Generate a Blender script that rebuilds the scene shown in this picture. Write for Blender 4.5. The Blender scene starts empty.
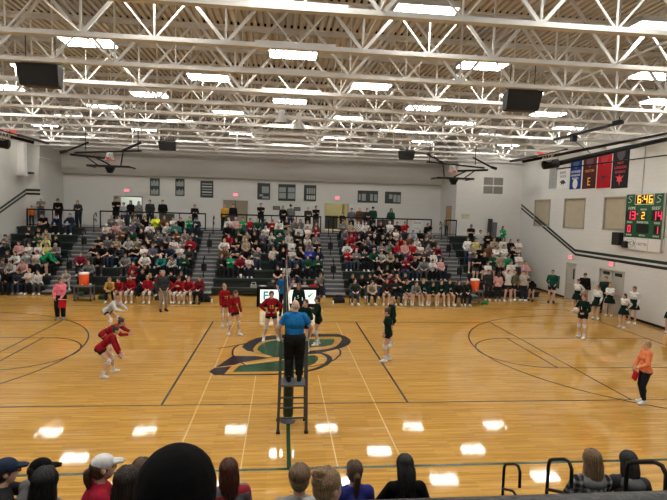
import bpy, bmesh, math, random
import numpy as np
from mathutils import Vector, Matrix, Euler
random.seed(11)
rng = np.random.default_rng(7)
PI = math.pi
SC = bpy.context.scene
COL = SC.collection

# ------------------------------------------------------------------ materials
_M = {}
def mat(name, col, rough=0.6, metal=0.0, bump=0.0, bscale=60.0, var=0.0, vscale=8.0, emit=0.0, spec=0.5, coat=0.0, stretch=None):
    if name in _M: return _M[name]
    m = bpy.data.materials.new(name); m.use_nodes = True
    nt = m.node_tree; N = nt.nodes; L = nt.links
    b = N['Principled BSDF']
    b.inputs['Base Color'].default_value = (*col, 1)
    b.inputs['Roughness'].default_value = rough
    b.inputs['Metallic'].default_value = metal
    b.inputs['Specular IOR Level'].default_value = spec
    b.inputs['Coat Weight'].default_value = coat
    if emit:
        b.inputs['Emission Color'].default_value = (*col, 1)
        b.inputs['Emission Strength'].default_value = emit
    if bump or var:
        tc = N.new('ShaderNodeTexCoord'); mp = N.new('ShaderNodeMapping')
        L.new(tc.outputs['Object'], mp.inputs['Vector'])
        if stretch: mp.inputs['Scale'].default_value = stretch
    if var:
        n = N.new('ShaderNodeTexNoise'); n.inputs['Scale'].default_value = vscale; n.inputs['Detail'].default_value = 3
        L.new(mp.outputs[0], n.inputs['Vector'])
        r = N.new('ShaderNodeMapRange'); r.inputs['From Min'].default_value = .3; r.inputs['From Max'].default_value = .7
        r.inputs['To Min'].default_value = 1 - var; r.inputs['To Max'].default_value = 1 + var
        L.new(n.outputs['Fac'], r.inputs['Value'])
        mx = N.new('ShaderNodeVectorMath'); mx.operation = 'SCALE'; mx.inputs[0].default_value = col
        L.new(r.outputs[0], mx.inputs['Scale']); L.new(mx.outputs[0], b.inputs['Base Color'])
    if bump:
        n2 = N.new('ShaderNodeTexNoise'); n2.inputs['Scale'].default_value = bscale; n2.inputs['Detail'].default_value = 4
        L.new(mp.outputs[0], n2.inputs['Vector'])
        bp = N.new('ShaderNodeBump'); bp.inputs['Strength'].default_value = bump; bp.inputs['Distance'].default_value = .02
        L.new(n2.outputs['Fac'], bp.inputs['Height']); L.new(bp.outputs[0], b.inputs['Normal'])
    _M[name] = m
    return m

def block_mat(name, col, horiz):
    """painted concrete block: faint joints; horiz = which object axis runs along the wall"""
    if name in _M: return _M[name]
    m = bpy.data.materials.new(name); m.use_nodes = True
    nt = m.node_tree; N = nt.nodes; L = nt.links; b = N['Principled BSDF']
    tc = N.new('ShaderNodeTexCoord'); sp = N.new('ShaderNodeSeparateXYZ'); cb = N.new('ShaderNodeCombineXYZ')
    L.new(tc.outputs['Object'], sp.inputs[0]); L.new(sp.outputs[horiz], cb.inputs['X']); L.new(sp.outputs['Z'], cb.inputs['Y'])
    br = N.new('ShaderNodeTexBrick'); br.inputs['Scale'].default_value = 1
    br.inputs['Brick Width'].default_value = .4; br.inputs['Row Height'].default_value = .2; br.inputs['Mortar Size'].default_value = .006
    br.inputs['Color1'].default_value = (*col, 1); br.inputs['Color2'].default_value = (*[c * .975 for c in col], 1)
    br.inputs['Mortar'].default_value = (*[c * .9 for c in col], 1)
    L.new(cb.outputs[0], br.inputs['Vector']); L.new(br.outputs['Color'], b.inputs['Base Color'])
    bp = N.new('ShaderNodeBump'); bp.inputs['Strength'].default_value = .25; bp.inputs['Distance'].default_value = .004; bp.invert = True
    L.new(br.outputs['Fac'], bp.inputs['Height']); L.new(bp.outputs[0], b.inputs['Normal'])
    b.inputs['Roughness'].default_value = .55
    _M[name] = m; return m

def floor_mat():
    m = bpy.data.materials.new('maple floor'); m.use_nodes = True
    nt = m.node_tree; N = nt.nodes; L = nt.links; b = N['Principled BSDF']
    tc = N.new('ShaderNodeTexCoord')
    br = N.new('ShaderNodeTexBrick'); br.inputs['Scale'].default_value = 1
    br.inputs['Brick Width'].default_value = 1.1; br.inputs['Row Height'].default_value = .057; br.inputs['Mortar Size'].default_value = .0012
    br.offset = .37; br.inputs['Bias'].default_value = 0
    br.inputs['Color1'].default_value = (.57, .325, .078, 1); br.inputs['Color2'].default_value = (.44, .232, .048, 1); br.inputs['Mortar'].default_value = (.24, .12, .035, 1)
    L.new(tc.outputs['Object'], br.inputs['Vector'])
    mp = N.new('ShaderNodeMapping'); mp.inputs['Scale'].default_value = (.55, 9, 1); L.new(tc.outputs['Object'], mp.inputs['Vector'])
    n = N.new('ShaderNodeTexNoise'); n.inputs['Scale'].default_value = 1.6; n.inputs['Detail'].default_value = 6; n.inputs['Roughness'].default_value = .65
    L.new(mp.outputs[0], n.inputs['Vector'])
    r = N.new('ShaderNodeMapRange'); r.inputs['From Min'].default_value = .3; r.inputs['From Max'].default_value = .7; r.inputs['To Min'].default_value = .78; r.inputs['To Max'].default_value = 1.16
    L.new(n.outputs['Fac'], r.inputs['Value'])
    mx = N.new('ShaderNodeVectorMath'); mx.operation = 'SCALE'; L.new(br.outputs['Color'], mx.inputs[0]); L.new(r.outputs[0], mx.inputs['Scale'])
    L.new(mx.outputs[0], b.inputs['Base Color'])
    n2 = N.new('ShaderNodeTexNoise'); n2.inputs['Scale'].default_value = 1.3; n2.inputs['Detail'].default_value = 3
    mp2 = N.new('ShaderNodeMapping'); mp2.inputs['Scale'].default_value = (.6, 2.2, 1); L.new(tc.outputs['Object'], mp2.inputs['Vector']); L.new(mp2.outputs[0], n2.inputs['Vector'])
    r2 = N.new('ShaderNodeMapRange'); r2.inputs['To Min'].default_value = .03; r2.inputs['To Max'].default_value = .07; L.new(n2.outputs['Fac'], r2.inputs['Value'])
    L.new(r2.outputs[0], b.inputs['Roughness'])
    bp = N.new('ShaderNodeBump'); bp.inputs['Strength'].default_value = .05; bp.inputs['Distance'].default_value = .001
    L.new(n.outputs['Fac'], bp.inputs['Height']); L.new(bp.outputs[0], b.inputs['Normal'])
    b.inputs['Specular IOR Level'].default_value = .5
    return m

def fabric(col, name=None):
    return mat(name or 'cloth %.3f %.3f %.3f' % col, col, .85, bump=.35, bscale=14, var=.18, vscale=9, spec=.1)

# ------------------------------------------------------------------ mesh tools
class MB:
    def __init__(s): s.v = []; s.f = []; s.mi = []
    def add(s, v, f, mi=0):
        o = len(s.v); s.v += [tuple(p) for p in v]; s.f += [tuple(i + o for i in q) for q in f]; s.mi += [mi] * len(f); return s
    def box(s, x0, x1, y0, y1, z0, z1, mi=0):
        v = [(x, y, z) for z in (z0, z1) for y in (y0, y1) for x in (x0, x1)]
        return s.add(v, [(0, 2, 3, 1), (4, 5, 7, 6), (0, 1, 5, 4), (2, 6, 7, 3), (0, 4, 6, 2), (1, 3, 7, 5)], mi)
    def cbox(s, c, d, M=None, mi=0):
        h = [k / 2 for k in d]
        v = [Vector((x, y, z)) for z in (-h[2], h[2]) for y in (-h[1], h[1]) for x in (-h[0], h[0])]
        if M is not None: v = [M @ p for p in v]
        v = [p + Vector(c) for p in v]
        return s.add(v, [(0, 2, 3, 1), (4, 5, 7, 6), (0, 1, 5, 4), (2, 6, 7, 3), (0, 4, 6, 2), (1, 3, 7, 5)], mi)
    def bar(s, p0, p1, w, h=None, mi=0, up=(0, 0, 1)):
        p0, p1 = Vector(p0), Vector(p1); d = (p1 - p0); L = d.length; d.normalize(); u = Vector(up)
        if abs(d.dot(u)) > .98: u = Vector((0, 1, 0))
        a = d.cross(u).normalized(); c = a.cross(d)
        return s.cbox((p0 + p1) / 2, (w, L, h or w), Matrix((a, d, c)).transposed(), mi)
    def tube(s, pts, r, n=8, mi=0, caps=True):
        pts = [Vector(p) for p in pts]; rs = r if isinstance(r, (list, tuple)) else [r] * len(pts)
        V = []; F = []; prev = None
        for i, p in enumerate(pts):
            d = (pts[min(i + 1, len(pts) - 1)] - pts[max(i - 1, 0)]).normalized()
            if prev is None:
                a = d.cross(Vector((0, 0, 1))) if abs(d.z) < .95 else d.cross(Vector((1, 0, 0)))
            else: a = prev - d * prev.dot(d)
            a.normalize(); prev = a; b = d.cross(a)
            for k in range(n):
                t = 2 * PI * k / n; V.append(p + (a * math.cos(t) + b * math.sin(t)) * rs[i])
        for i in range(len(pts) - 1):
            for k in range(n):
                F.append((i * n + k, i * n + (k + 1) % n, (i + 1) * n + (k + 1) % n, (i + 1) * n + k))
        if caps: F.append(tuple(range(n - 1, -1, -1))); F.append(tuple((len(pts) - 1) * n + k for k in range(n)))
        return s.add(V, F, mi)
    def lathe(s, prof, c=(0, 0, 0), n=20, M=None, mi=0):
        V = []; F = []
        for r, z in prof:
            for k in range(n):
                t = 2 * PI * k / n; p = Vector((r * math.cos(t), r * math.sin(t), z))
                if M is not None: p = M @ p
                V.append(p + Vector(c))
        m = len(prof)
        for i in range(m - 1):
            for k in range(n): F.append((i * n + k, i * n + (k + 1) % n, (i + 1) * n + (k + 1) % n, (i + 1) * n + k))
        F.append(tuple(range(n - 1, -1, -1))); F.append(tuple((m - 1) * n + k for k in range(n)))
        return s.add(V, F, mi)
    def ell(s, c, r, M=None, nu=14, nv=9, mi=0):
        V = []; F = []
        for j in range(1, nv):
            a = PI * j / nv
            for k in range(nu):
                t = 2 * PI * k / nu; V.append(Vector((r[0] * math.sin(a) * math.cos(t), r[1] * math.sin(a) * math.sin(t), r[2] * math.cos(a))))
        V.append(Vector((0, 0, r[2]))); V.append(Vector((0, 0, -r[2])))
        if M is not None: V = [M @ p for p in V]
        V = [p + Vector(c) for p in V]; t0 = len(V) - 2
        for j in range(nv - 2):
            for k in range(nu): F.append((j * nu + k, (j + 1) * nu + k, (j + 1) * nu + (k + 1) % nu, j * nu + (k + 1) % nu))
        for k in range(nu):
            F.append((t0, k, (k + 1) % nu)); F.append((t0 + 1, (nv - 2) * nu + (k + 1) % nu, (nv - 2) * nu + k))
        return s.add(V, F, mi)
    def cone(s, p0, p1, r0, r1, n=12, mi=0):
        """round cone as three closed overlapping solids"""
        p0, p1 = Vector(p0), Vector(p1)
        s.ell(p0, (r0,) * 3, None, n, 8, mi); s.ell(p1, (r1,) * 3, None, n, 8, mi)
        if (p1 - p0).length > 1e-4: s.tube([p0, p1], [r0, r1], n, mi)
        return s
    def prism(s, poly, z0, z1, mi=0, M=None, off=(0, 0, 0)):
        """extrude a 2-D polygon (x, y) between z0 and z1; M maps local to world"""
        n = len(poly); V = [Vector((x, y, z0)) for x, y in poly] + [Vector((x, y, z1)) for x, y in poly]
        if M is not None: V = [M @ p for p in V]
        V = [p + Vector(off) for p in V]
        F = [tuple(range(n - 1, -1, -1)), tuple(range(n, 2 * n))] + [(i, (i + 1) % n, n + (i + 1) % n, n + i) for i in range(n)]
        return s.add(V, F, mi)
    def ribbon(s, pts, w, z0, z1, mi=0, closed=False):
        """flat painted strip along 2-D points on the floor"""
        P = [Vector((p[0], p[1])) for p in pts]; n = len(P); Lf = []; Rt = []
        for i in range(n):
            a = P[(i - 1) % n] if (closed or i) else P[i]; b = P[(i + 1) % n] if (closed or i < n - 1) else P[i]
            d = (b - a).normalized(); nn = Vector((-d.y, d.x)); ww = w[i] if isinstance(w, (list, tuple)) else w
            Lf.append(P[i] + nn * ww / 2); Rt.append(P[i] - nn * ww / 2)
        for i in range(n if closed else n - 1):
            j = (i + 1) % n
            V = [(*q, z) for z in (z0, z1) for q in (Lf[i], Rt[i], Rt[j], Lf[j])]
            s.add(V, [(0, 1, 2, 3)[::-1], (4, 5, 6, 7), (0, 1, 5, 4), (1, 2, 6, 5), (2, 3, 7, 6), (3, 0, 4, 7)], mi)
        return s
    def mesh(s, name, mats, smooth=False):
        me = bpy.data.meshes.new(name); me.from_pydata([tuple(p) for p in s.v], [], s.f)
        for m in (mats if isinstance(mats, (list, tuple)) else [mats]): me.materials.append(m)
        if any(s.mi): me.polygons.foreach_set('material_index', s.mi)
        if smooth: me.polygons.foreach_set('use_smooth', [True] * len(s.f))
        me.update(); return me
    def build(s, name, mats, parent=None, smooth=False, bevel=0, loc=None, rot=None):
        o = bpy.data.objects.new(name, s.mesh(name, mats, smooth)); COL.objects.link(o)
        if parent: o.parent = parent
        if loc: o.location = loc
        if rot: o.rotation_euler = rot
        if bevel:
            b = o.modifiers.new('bevel', 'BEVEL'); b.width = bevel; b.segments = 2; b.limit_method = 'ANGLE'
        return o
def tag(o, label=None, cat=None, group=None, kind=None):
    if label: o['label'] = label
    if cat: o['category'] = cat
    if group: o['group'] = group
    if kind: o['kind'] = kind
    return o
def struct(o, label=None, cat=None): return tag(o, label, cat, None, 'structure')
def empty(name, loc=(0, 0, 0), rz=0, label=None, cat=None, group=None):
    o = bpy.data.objects.new(name, None); COL.objects.link(o); o.location = loc; o.rotation_euler = (0, 0, rz); o.empty_display_size = .1
    return tag(o, label, cat, group)
def copy_tree(o, parent=None):
    c = o.copy(); COL.objects.link(c)
    if parent: c.parent = parent
    for ch in list(o.children): copy_tree(ch, c)
    return c
def text_mesh(body, size, depth=.004, spacing=1.0, align='CENTER', bold=0):
    cu = bpy.data.curves.new('lettering', 'FONT'); cu.body = body; cu.size = size; cu.extrude = depth; cu.align_x = align; cu.align_y = 'CENTER'; cu.space_character = spacing
    cu.resolution_u = 3; cu.offset = bold
    o = bpy.data.objects.new('lettering', cu); COL.objects.link(o)
    dg = bpy.context.evaluated_depsgraph_get(); me = bpy.data.meshes.new_from_object(o.evaluated_get(dg))
    bpy.data.objects.remove(o); return me
_T = {}
def text(name, body, size, m, parent, M, depth=.004, spacing=1.0, bold=0):
    k = (body, size, depth, spacing, bold)
    if k not in _T: _T[k] = text_mesh(body, size, depth, spacing, 'CENTER', bold)
    me = _T[k].copy(); me.materials.clear(); me.materials.append(m)
    o = bpy.data.objects.new(name, me); COL.objects.link(o); o.parent = parent; o.matrix_local = M; return o
ORD = ['zeroth', 'first', 'second', 'third', 'fourth', 'fifth', 'sixth', 'seventh', 'eighth', 'ninth', 'tenth', 'eleventh', 'twelfth', 'thirteenth', 'fourteenth', 'fifteenth', 'sixteenth', 'seventeenth', 'eighteenth']
EXPOSURE = 0.92
# ------------------------------------------------------------------ people
def RZ(a): return Matrix.Rotation(a, 3, 'Z')
def RX(a): return Matrix.Rotation(a, 3, 'X')
def RY(a): return Matrix.Rotation(a, 3, 'Y')
def D(a): return math.radians(a)
def ik(a, t, l1, l2, pole):
    d = t - a; L = min(max(d.length, .12), (l1 + l2) * .998); dn = d.normalized()
    c = (l1 * l1 + L * L - l2 * l2) / (2 * l1 * L); x = l1 * c; h = math.sqrt(max(l1 * l1 - x * x, 0))
    p = pole - dn * pole.dot(dn)
    if p.length < 1e-4: p = Vector((0, -1, 0))
    p.normalize(); return a + dn * x + p * h, a + dn * L
TORSO = ('pelvis', 'chest')
class Figure: pass
_FIG = {}
def figure(key, spec, voxel=.0125):
    """Builds one posed, continuous body surface (local: faces -Y, feet at z=0) and remembers which bone each vertex belongs to."""
    if key in _FIG: return _FIG[key]
    g = spec.get; bulk = g('bulk', 1.0); fem = g('fem', False)
    mb = MB(); bones = []
    def V(s, f, u): return Vector((s, -f, u))
    f0, u0 = g('hip', (0, .92)); Hc = V(g('hip_s', 0), f0, u0)
    Rp = RZ(D(g('pyaw', 0))) @ RX(D(g('plean', 0))); Rc = RZ(D(g('cyaw', g('pyaw', 0)))) @ RX(D(g('clean', 0))) @ RY(D(g('cside', 0)))
    Rh = RZ(D(g('hyaw', g('cyaw', g('pyaw', 0))))) @ RX(D(g('hpitch', 0)))
    waist = Hc + Rp @ Vector((0, 0, .14)); nb = waist + Rc @ Vector((0, .015, .375))
    Rn = Rc.lerp(Rh, .5) if hasattr(Rc, 'lerp') else Rc
    hd = nb + Rc @ Vector((0, -.005, .065)) + Rh @ Vector((0, -.018, .095))
    sw = .152 if fem else .172; hw = .092
    def ell(c, r, R): mb.ell(c, r, R)
    wb = bulk
    ell(Hc + Rp @ Vector((0, .012, .02)), ((.168 if fem else .16) * wb, .118 * wb, .125), Rp)
    ell(Hc + Rp @ Vector((.07, .055, -.03)), (.085 * wb, .08 * wb, .09), Rp); ell(Hc + Rp @ Vector((-.07, .055, -.03)), (.085 * wb, .08 * wb, .09), Rp)
    ell(waist + Rc @ Vector((0, -.01 * wb, .02)), ((.128 if fem else .142) * wb, .10 * wb, .17), Rc)
    ell(waist + Rc @ Vector((0, 0, .20)), ((.148 if fem else .166) * wb, .112 * wb, .185), Rc)
    if fem: ell(waist + Rc @ Vector((0, -.07, .19)), (.115, .06, .065), Rc)
    sh = {1: waist + Rc @ Vector((sw, .01, .325)), -1: waist + Rc @ Vector((-sw, .01, .325))}
    mb.cone(sh[1] + Rc @ Vector((-.02, 0, -.01)), sh[-1] + Rc @ Vector((.02, 0, -.01)), .062, .062)
    for s in (1, -1): mb.cone(nb + Rc @ Vector((0, 0, -.01)), sh[s] + Rc @ Vector((-.03 * s, 0, .0)), .052, .048)
    mb.cone(nb, hd + Rh @ Vector((0, .02, -.07)), .055, .05)
    # head: skull, face, jaw, nose, ears
    mb.ell(hd + Rh @ Vector((0, .012, .022)), (.077, .098, .098), Rh, 18, 12); mb.ell(hd + Rh @ Vector((0, -.028, -.035)), (.062, .066, .085), Rh, 16, 10)
    mb.ell(hd + Rh @ Vector((0, -.098, -.016)), (.013, .02, .024), Rh, 8, 6); mb.ell(hd + Rh @ Vector((0, -.088, .004)), (.010, .012, .03), Rh, 8, 6)
    for s in (1, -1): mb.ell(hd + Rh @ Vector((.079 * s, .012, -.01)), (.012, .02, .031), Rh, 8, 6)
    bones += [('pelvis', Hc + Rp @ Vector((0, 0, -.06)), waist, .14 * wb), ('chest', waist, waist + Rc @ Vector((0, 0, .27)), .13 * wb), ('chest', sh[1], sh[-1], .062),
              ('chest', nb + Rc @ Vector((0, 0, -.05)), nb + Rc @ Vector((0, 0, -.02)), .06), ('neck', nb + Rc @ Vector((0, 0, .03)), hd + Rh @ Vector((0, .02, -.09)), .05), ('head', hd + Rh @ Vector((0, -.02, -.05)), hd + Rh @ Vector((0, .01, .03)), .085)]
    F = Figure(); F.wrist = {}; F.hand = {}
    for s, S in ((1, 'L'), (-1, 'R')):
        w = g('w' + S, (.24, .04, .86)); tgt = V(w[0] * s, w[1], w[2])
        ep = g('e' + S, (.35, -.6, -.3)); pole = V(ep[0] * s, ep[1], ep[2])
        el, wr = ik(sh[s], tgt, .29, .255, pole); ab = bulk ** .7
        mb.cone(sh[s], el, .055 * ab, .043 * ab); mb.cone(el, wr, .043 * ab, .029 * ab); mb.ell(el + (wr - el) * .28, (.043 * ab,) * 3)
        bones += [('uarm' + S, sh[s], el, .05), ('farm' + S, el, wr, .036)]
        hdir = (wr - el).normalized()
        if g('h' + S): hv = g('h' + S); hdir = V(hv[0] * s, hv[1], hv[2]).normalized()
        pn = g('p' + S, (-1, 0, 0)); pn = V(pn[0] * s, pn[1], pn[2]); pn = (pn - hdir * pn.dot(hdir))
        pn = pn.normalized() if pn.length > .05 else hdir.orthogonal().normalized()
        sd = hdir.cross(pn); R = Matrix((sd, hdir, pn)).transposed()
        # thumb points forward for a hanging arm
        th = sd if sd.dot(V(0, 1, .3)) >= 0 else -sd
        mb.ell(wr + hdir * .05, (.040, .052, .018), R, 10, 8); curl = g('curl', .35)
        for q, (o, ln) in enumerate(((.03, .068), (.010, .078), (-.010, .072), (-.029, .056))):
            b = wr + hdir * .088 + th * o; d1 = (hdir * math.cos(curl) + pn * math.sin(curl)); d2 = (hdir * math.cos(curl * 2.4) + pn * math.sin(curl * 2.4))
            m_ = b + d1 * ln * .55; mb.cone(b - hdir * .02, m_, .0092, .0085, 8); mb.cone(m_, m_ + d2 * ln * .45, .0085, .0072, 8)
        tb = wr + hdir * .025 + th * .03; tm = tb + (hdir * .6 + th * .75 + pn * .25).normalized() * .04
        mb.cone(tb, tm, .012, .0095, 8); mb.cone(tm, tm + (hdir * .9 + th * .25 + pn * .3).normalized() * .032, .0095, .008, 8)
        bones += [('hand' + S, wr + hdir * .02, wr + hdir * .15, .03)]
        F.wrist[S] = wr; F.hand[S] = wr + hdir * .08 + pn * .02
        a = g('a' + S, (.1, 0, .08)); ank = V(a[0] * s, a[1], a[2])
        kp = g('k' + S, (.12, 1, .15)); kn, an = ik(Hc + Rp @ Vector((hw * s, 0, -.01)), ank, .425, .42, V(kp[0] * s, kp[1], kp[2]))
        hj = Hc + Rp @ Vector((hw * s, 0, -.01)); lb = bulk ** .8 * (1.04 if fem else 1.0)
        mb.cone(hj, kn, .092 * lb, .058 * lb); mb.cone(kn, an, .056 * lb, .037 * lb)
        cd = (an - kn).normalized(); fy = D(g('fy' + S, 8) * s); fd = RZ(g('fyaw', 0) and D(g('fyaw')) or 0) @ RZ(fy) @ Vector((0, -1, 0))
        back = -fd - cd * (-fd).dot(cd); mb.ell(kn + (an - kn) * .3 + (back.normalized() if back.length > .1 else fd) * .015, (.053 * lb, .056 * lb, .10), None)
        fp = D(g('fp' + S, 0)); tip = fd * math.cos(fp) + Vector((0, 0, -1)) * math.sin(fp)
        heel = an + Vector((0, 0, -.042)) - fd * .035; toe = an + Vector((0, 0, -.048)) + tip * .155
        mb.cone(heel, toe, .038, .031, 10); mb.cone(an, an + Vector((0, 0, -.045)) + tip * .11, .038, .034, 10); mb.cone(heel + fd.cross(Vector((0, 0, 1))) * .012, toe + fd.cross(Vector((0, 0, 1))) * .018, .03, .026, 8); mb.cone(heel - fd.cross(Vector((0, 0, 1))) * .012, toe - fd.cross(Vector((0, 0, 1))) * .018, .03, .026, 8)
        bones += [('thigh' + S, hj, kn, .075), ('shin' + S, kn, an + (kn - an) * .08, .046), ('foot' + S, heel, toe, .045), ('foot' + S, an, an + tip * .08, .04)]
    me = mb.mesh('body', [], True); o = bpy.data.objects.new('body', me); COL.objects.link(o)
    r = o.modifiers.new('r', 'REMESH'); r.mode = 'VOXEL'; r.voxel_size = voxel; r.use_smooth_shade = True
    sm = o.modifiers.new('s', 'SMOOTH'); sm.factor = .5; sm.iterations = 2 if voxel < .011 else 1
    dg = bpy.context.evaluated_depsgraph_get(); em = bpy.data.meshes.new_from_object(o.evaluated_get(dg)); bpy.data.objects.remove(o); bpy.data.meshes.remove(me)
    n = len(em.vertices); co = np.empty(n * 3, np.float32); em.vertices.foreach_get('co', co); co = co.reshape(-1, 3)
    no = np.empty(n * 3, np.float32); em.vertices.foreach_get('normal', no); no = no.reshape(-1, 3)
    nl = len(em.loops); li = np.empty(nl, np.int32); em.loops.foreach_get('vertex_index', li)
    ls = np.empty(len(em.polygons), np.int32); em.polygons.foreach_get('loop_start', ls); lt = np.empty(len(em.polygons), np.int32); em.polygons.foreach_get('loop_total', lt)
    F.faces = [li[a:a + b] for a, b in zip(ls, lt)] if (lt != 4).any() else li.reshape(-1, 4)
    bd = np.full(n, 9.0); bi = np.zeros(n, np.int32); bt = np.zeros(n)
    for k, (nm, p0, p1, rr) in enumerate(bones):
        p0, p1 = np.array(p0), np.array(p1); d = p1 - p0; t = np.clip(((co - p0) @ d) / max(d @ d, 1e-9), 0, 1)
        ds = np.linalg.norm(co - (p0 + t[:, None] * d), axis=1) - rr; w = ds < bd; bd[w] = ds[w]; bi[w] = k; bt[w] = t[w]
    F.bn = np.array([b[0] for b in bones])[bi]; F.t = bt; F.co = co; F.no = no; F.me = em
    Mh = Rh.to_4x4(); Mh.translation = hd; F.head = Mh; F.hd = hd; F.Rc = Rc; F.waist = waist; F.Hc = Hc; F.Rp = Rp; F.garm = {}; F.spec = spec
    # face features as material areas of the one body mesh
    inv = np.array(Rh.transposed()); loc = (co - np.array(hd)) @ inv.T
    eye = np.zeros(n, bool)
    for s in (1, -1): eye |= (np.abs(loc[:, 0] - .03 * s) < .0125) & (np.abs(loc[:, 2] - .006) < .009) & (loc[:, 1] < -.055)
    lip = (np.abs(loc[:, 0]) < .024) & (np.abs(loc[:, 2] + .062) < .008) & (loc[:, 1] < -.06)
    em.materials.clear()
    for m in (mat('skin fair', (.52, .31, .22), .5), mat('eye dark', (.03, .02, .018), .3), mat('lips', (.42, .17, .14), .45)): em.materials.append(m)
    if len(F.faces) and isinstance(F.faces, np.ndarray):
        mi = np.zeros(len(F.faces), np.int32); mi[eye[F.faces].sum(1) >= 2] = 1; mi[lip[F.faces].sum(1) >= 3] = 2
        em.polygons.foreach_set('material_index', mi); em.update()
    em.name = 'body ' + str(key); _FIG[key] = F; return F
def gmask(F, kind):
    b, t = F.bn, F.t
    def on(nm, lo=-1, hi=2):
        m = np.zeros(len(b), bool)
        for S in 'LR': m |= (b == nm + S) & (t >= lo) & (t <= hi)
        return m
    tor = (b == 'pelvis') | (b == 'chest'); inv = np.array(F.Rp.transposed()); lp = (F.co - np.array(F.Hc)) @ inv.T
    if kind == 'long': return (tor & (lp[:, 2] > -.05)) | on('uarm') | on('farm', hi=.95) | ((b == 'neck') & (t < .12)) | (on('thigh', hi=.18) & (lp[:, 2] > -.05))
    if kind == 'tee': return (tor & (lp[:, 2] > -.05)) | on('uarm', hi=.72) | (on('thigh', hi=.18) & (lp[:, 2] > -.05))
    if kind == 'tank': return tor & (lp[:, 2] > -.03)
    if kind == 'waist': return tor & (lp[:, 2] > -.04) & (lp[:, 2] < .235)
    if kind == 'trousers': return ((b == 'pelvis') & (lp[:, 2] < .10)) | on('thigh') | on('shin', hi=.99)
    if kind == 'shorts': return ((b == 'pelvis') & (lp[:, 2] < .08)) | on('thigh', hi=.62)
    if kind == 'spandex': return ((b == 'pelvis') & (lp[:, 2] < .08)) | on('thigh', hi=.36)
    if kind == 'hoodneck': return (b == 'neck') & (t < .9) | ((b == 'chest') & (lp[:, 2] > .40))
    for S in 'LR':
        if kind == 'shoe' + S: return (b == 'foot' + S) | ((b == 'shin' + S) & (t > .97))
        if kind == 'pad' + S: return ((b == 'thigh' + S) & (t > .86)) | ((b == 'shin' + S) & (t < .22))
        if kind == 'sock' + S: return ((b == 'shin' + S) & (t > .72))
    raise KeyError(kind)
OFF = {'long': .017, 'tee': .016, 'tank': .013, 'trousers': .011, 'shorts': .014, 'spandex': .008, 'hoodneck': .03, 'waist': .022}
def garment(F, kind, off=None):
    if (kind, off) in F.garm: return F.garm[(kind, off)]
    d = off or OFF.get(kind, .009 if kind[:3] == 'sho' else .012); m = gmask(F, kind); fs = F.faces
    sel = fs[m[fs].all(1)]; used = np.unique(sel)
    if len(used) == 0: F.garm[(kind, off)] = None; return None
    remap = np.full(len(m), -1); remap[used] = np.arange(len(used)); q = remap[sel]
    P = F.co[used] + F.no[used] * d
    e = np.concatenate([q[:, [0, 1]], q[:, [1, 2]], q[:, [2, 3]], q[:, [3, 0]]]); es = np.sort(e, 1)
    u, idx, cnt = np.unique(es, axis=0, return_index=True, return_counts=True); be = e[idx[cnt == 1]]
    for _ in range(4 if kind in ('long', 'tee', 'trousers', 'shorts') else 2):
        acc = np.zeros_like(P); c = np.zeros(len(P))
        np.add.at(acc, u[:, 0], P[u[:, 1]]); np.add.at(acc, u[:, 1], P[u[:, 0]]); np.add.at(c, u[:, 0], 1); np.add.at(c, u[:, 1], 1)
        P = P * .45 + acc / np.maximum(c, 1)[:, None] * .55
    if kind[:4] == 'shoe': P[:, 2] = np.maximum(P[:, 2], .001) if F.co[:, 2].min() > -.02 else P[:, 2]
    bv = np.unique(be); rb = np.full(len(P), -1); rb[bv] = len(P) + np.arange(len(bv))
    P2 = np.concatenate([P, F.co[used][bv] - F.no[used][bv] * .006])
    ring = np.stack([be[:, 1], be[:, 0], rb[be[:, 0]], rb[be[:, 1]]], 1)
    allf = np.concatenate([q, ring]); me = bpy.data.meshes.new(kind)
    me.vertices.add(len(P2)); me.vertices.foreach_set('co', P2.astype(np.float32).ravel()); me.loops.add(allf.size); me.loops.foreach_set('vertex_index', allf.astype(np.int32).ravel())
    me.polygons.add(len(allf)); me.polygons.foreach_set('loop_start', np.arange(0, allf.size, 4, dtype=np.int32)); me.polygons.foreach_set('use_smooth', np.ones(len(allf), bool))
    me.update(); me.validate(); me.materials.append(fabric((.1, .1, .1))); F.garm[(kind, off)] = me; return me

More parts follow.
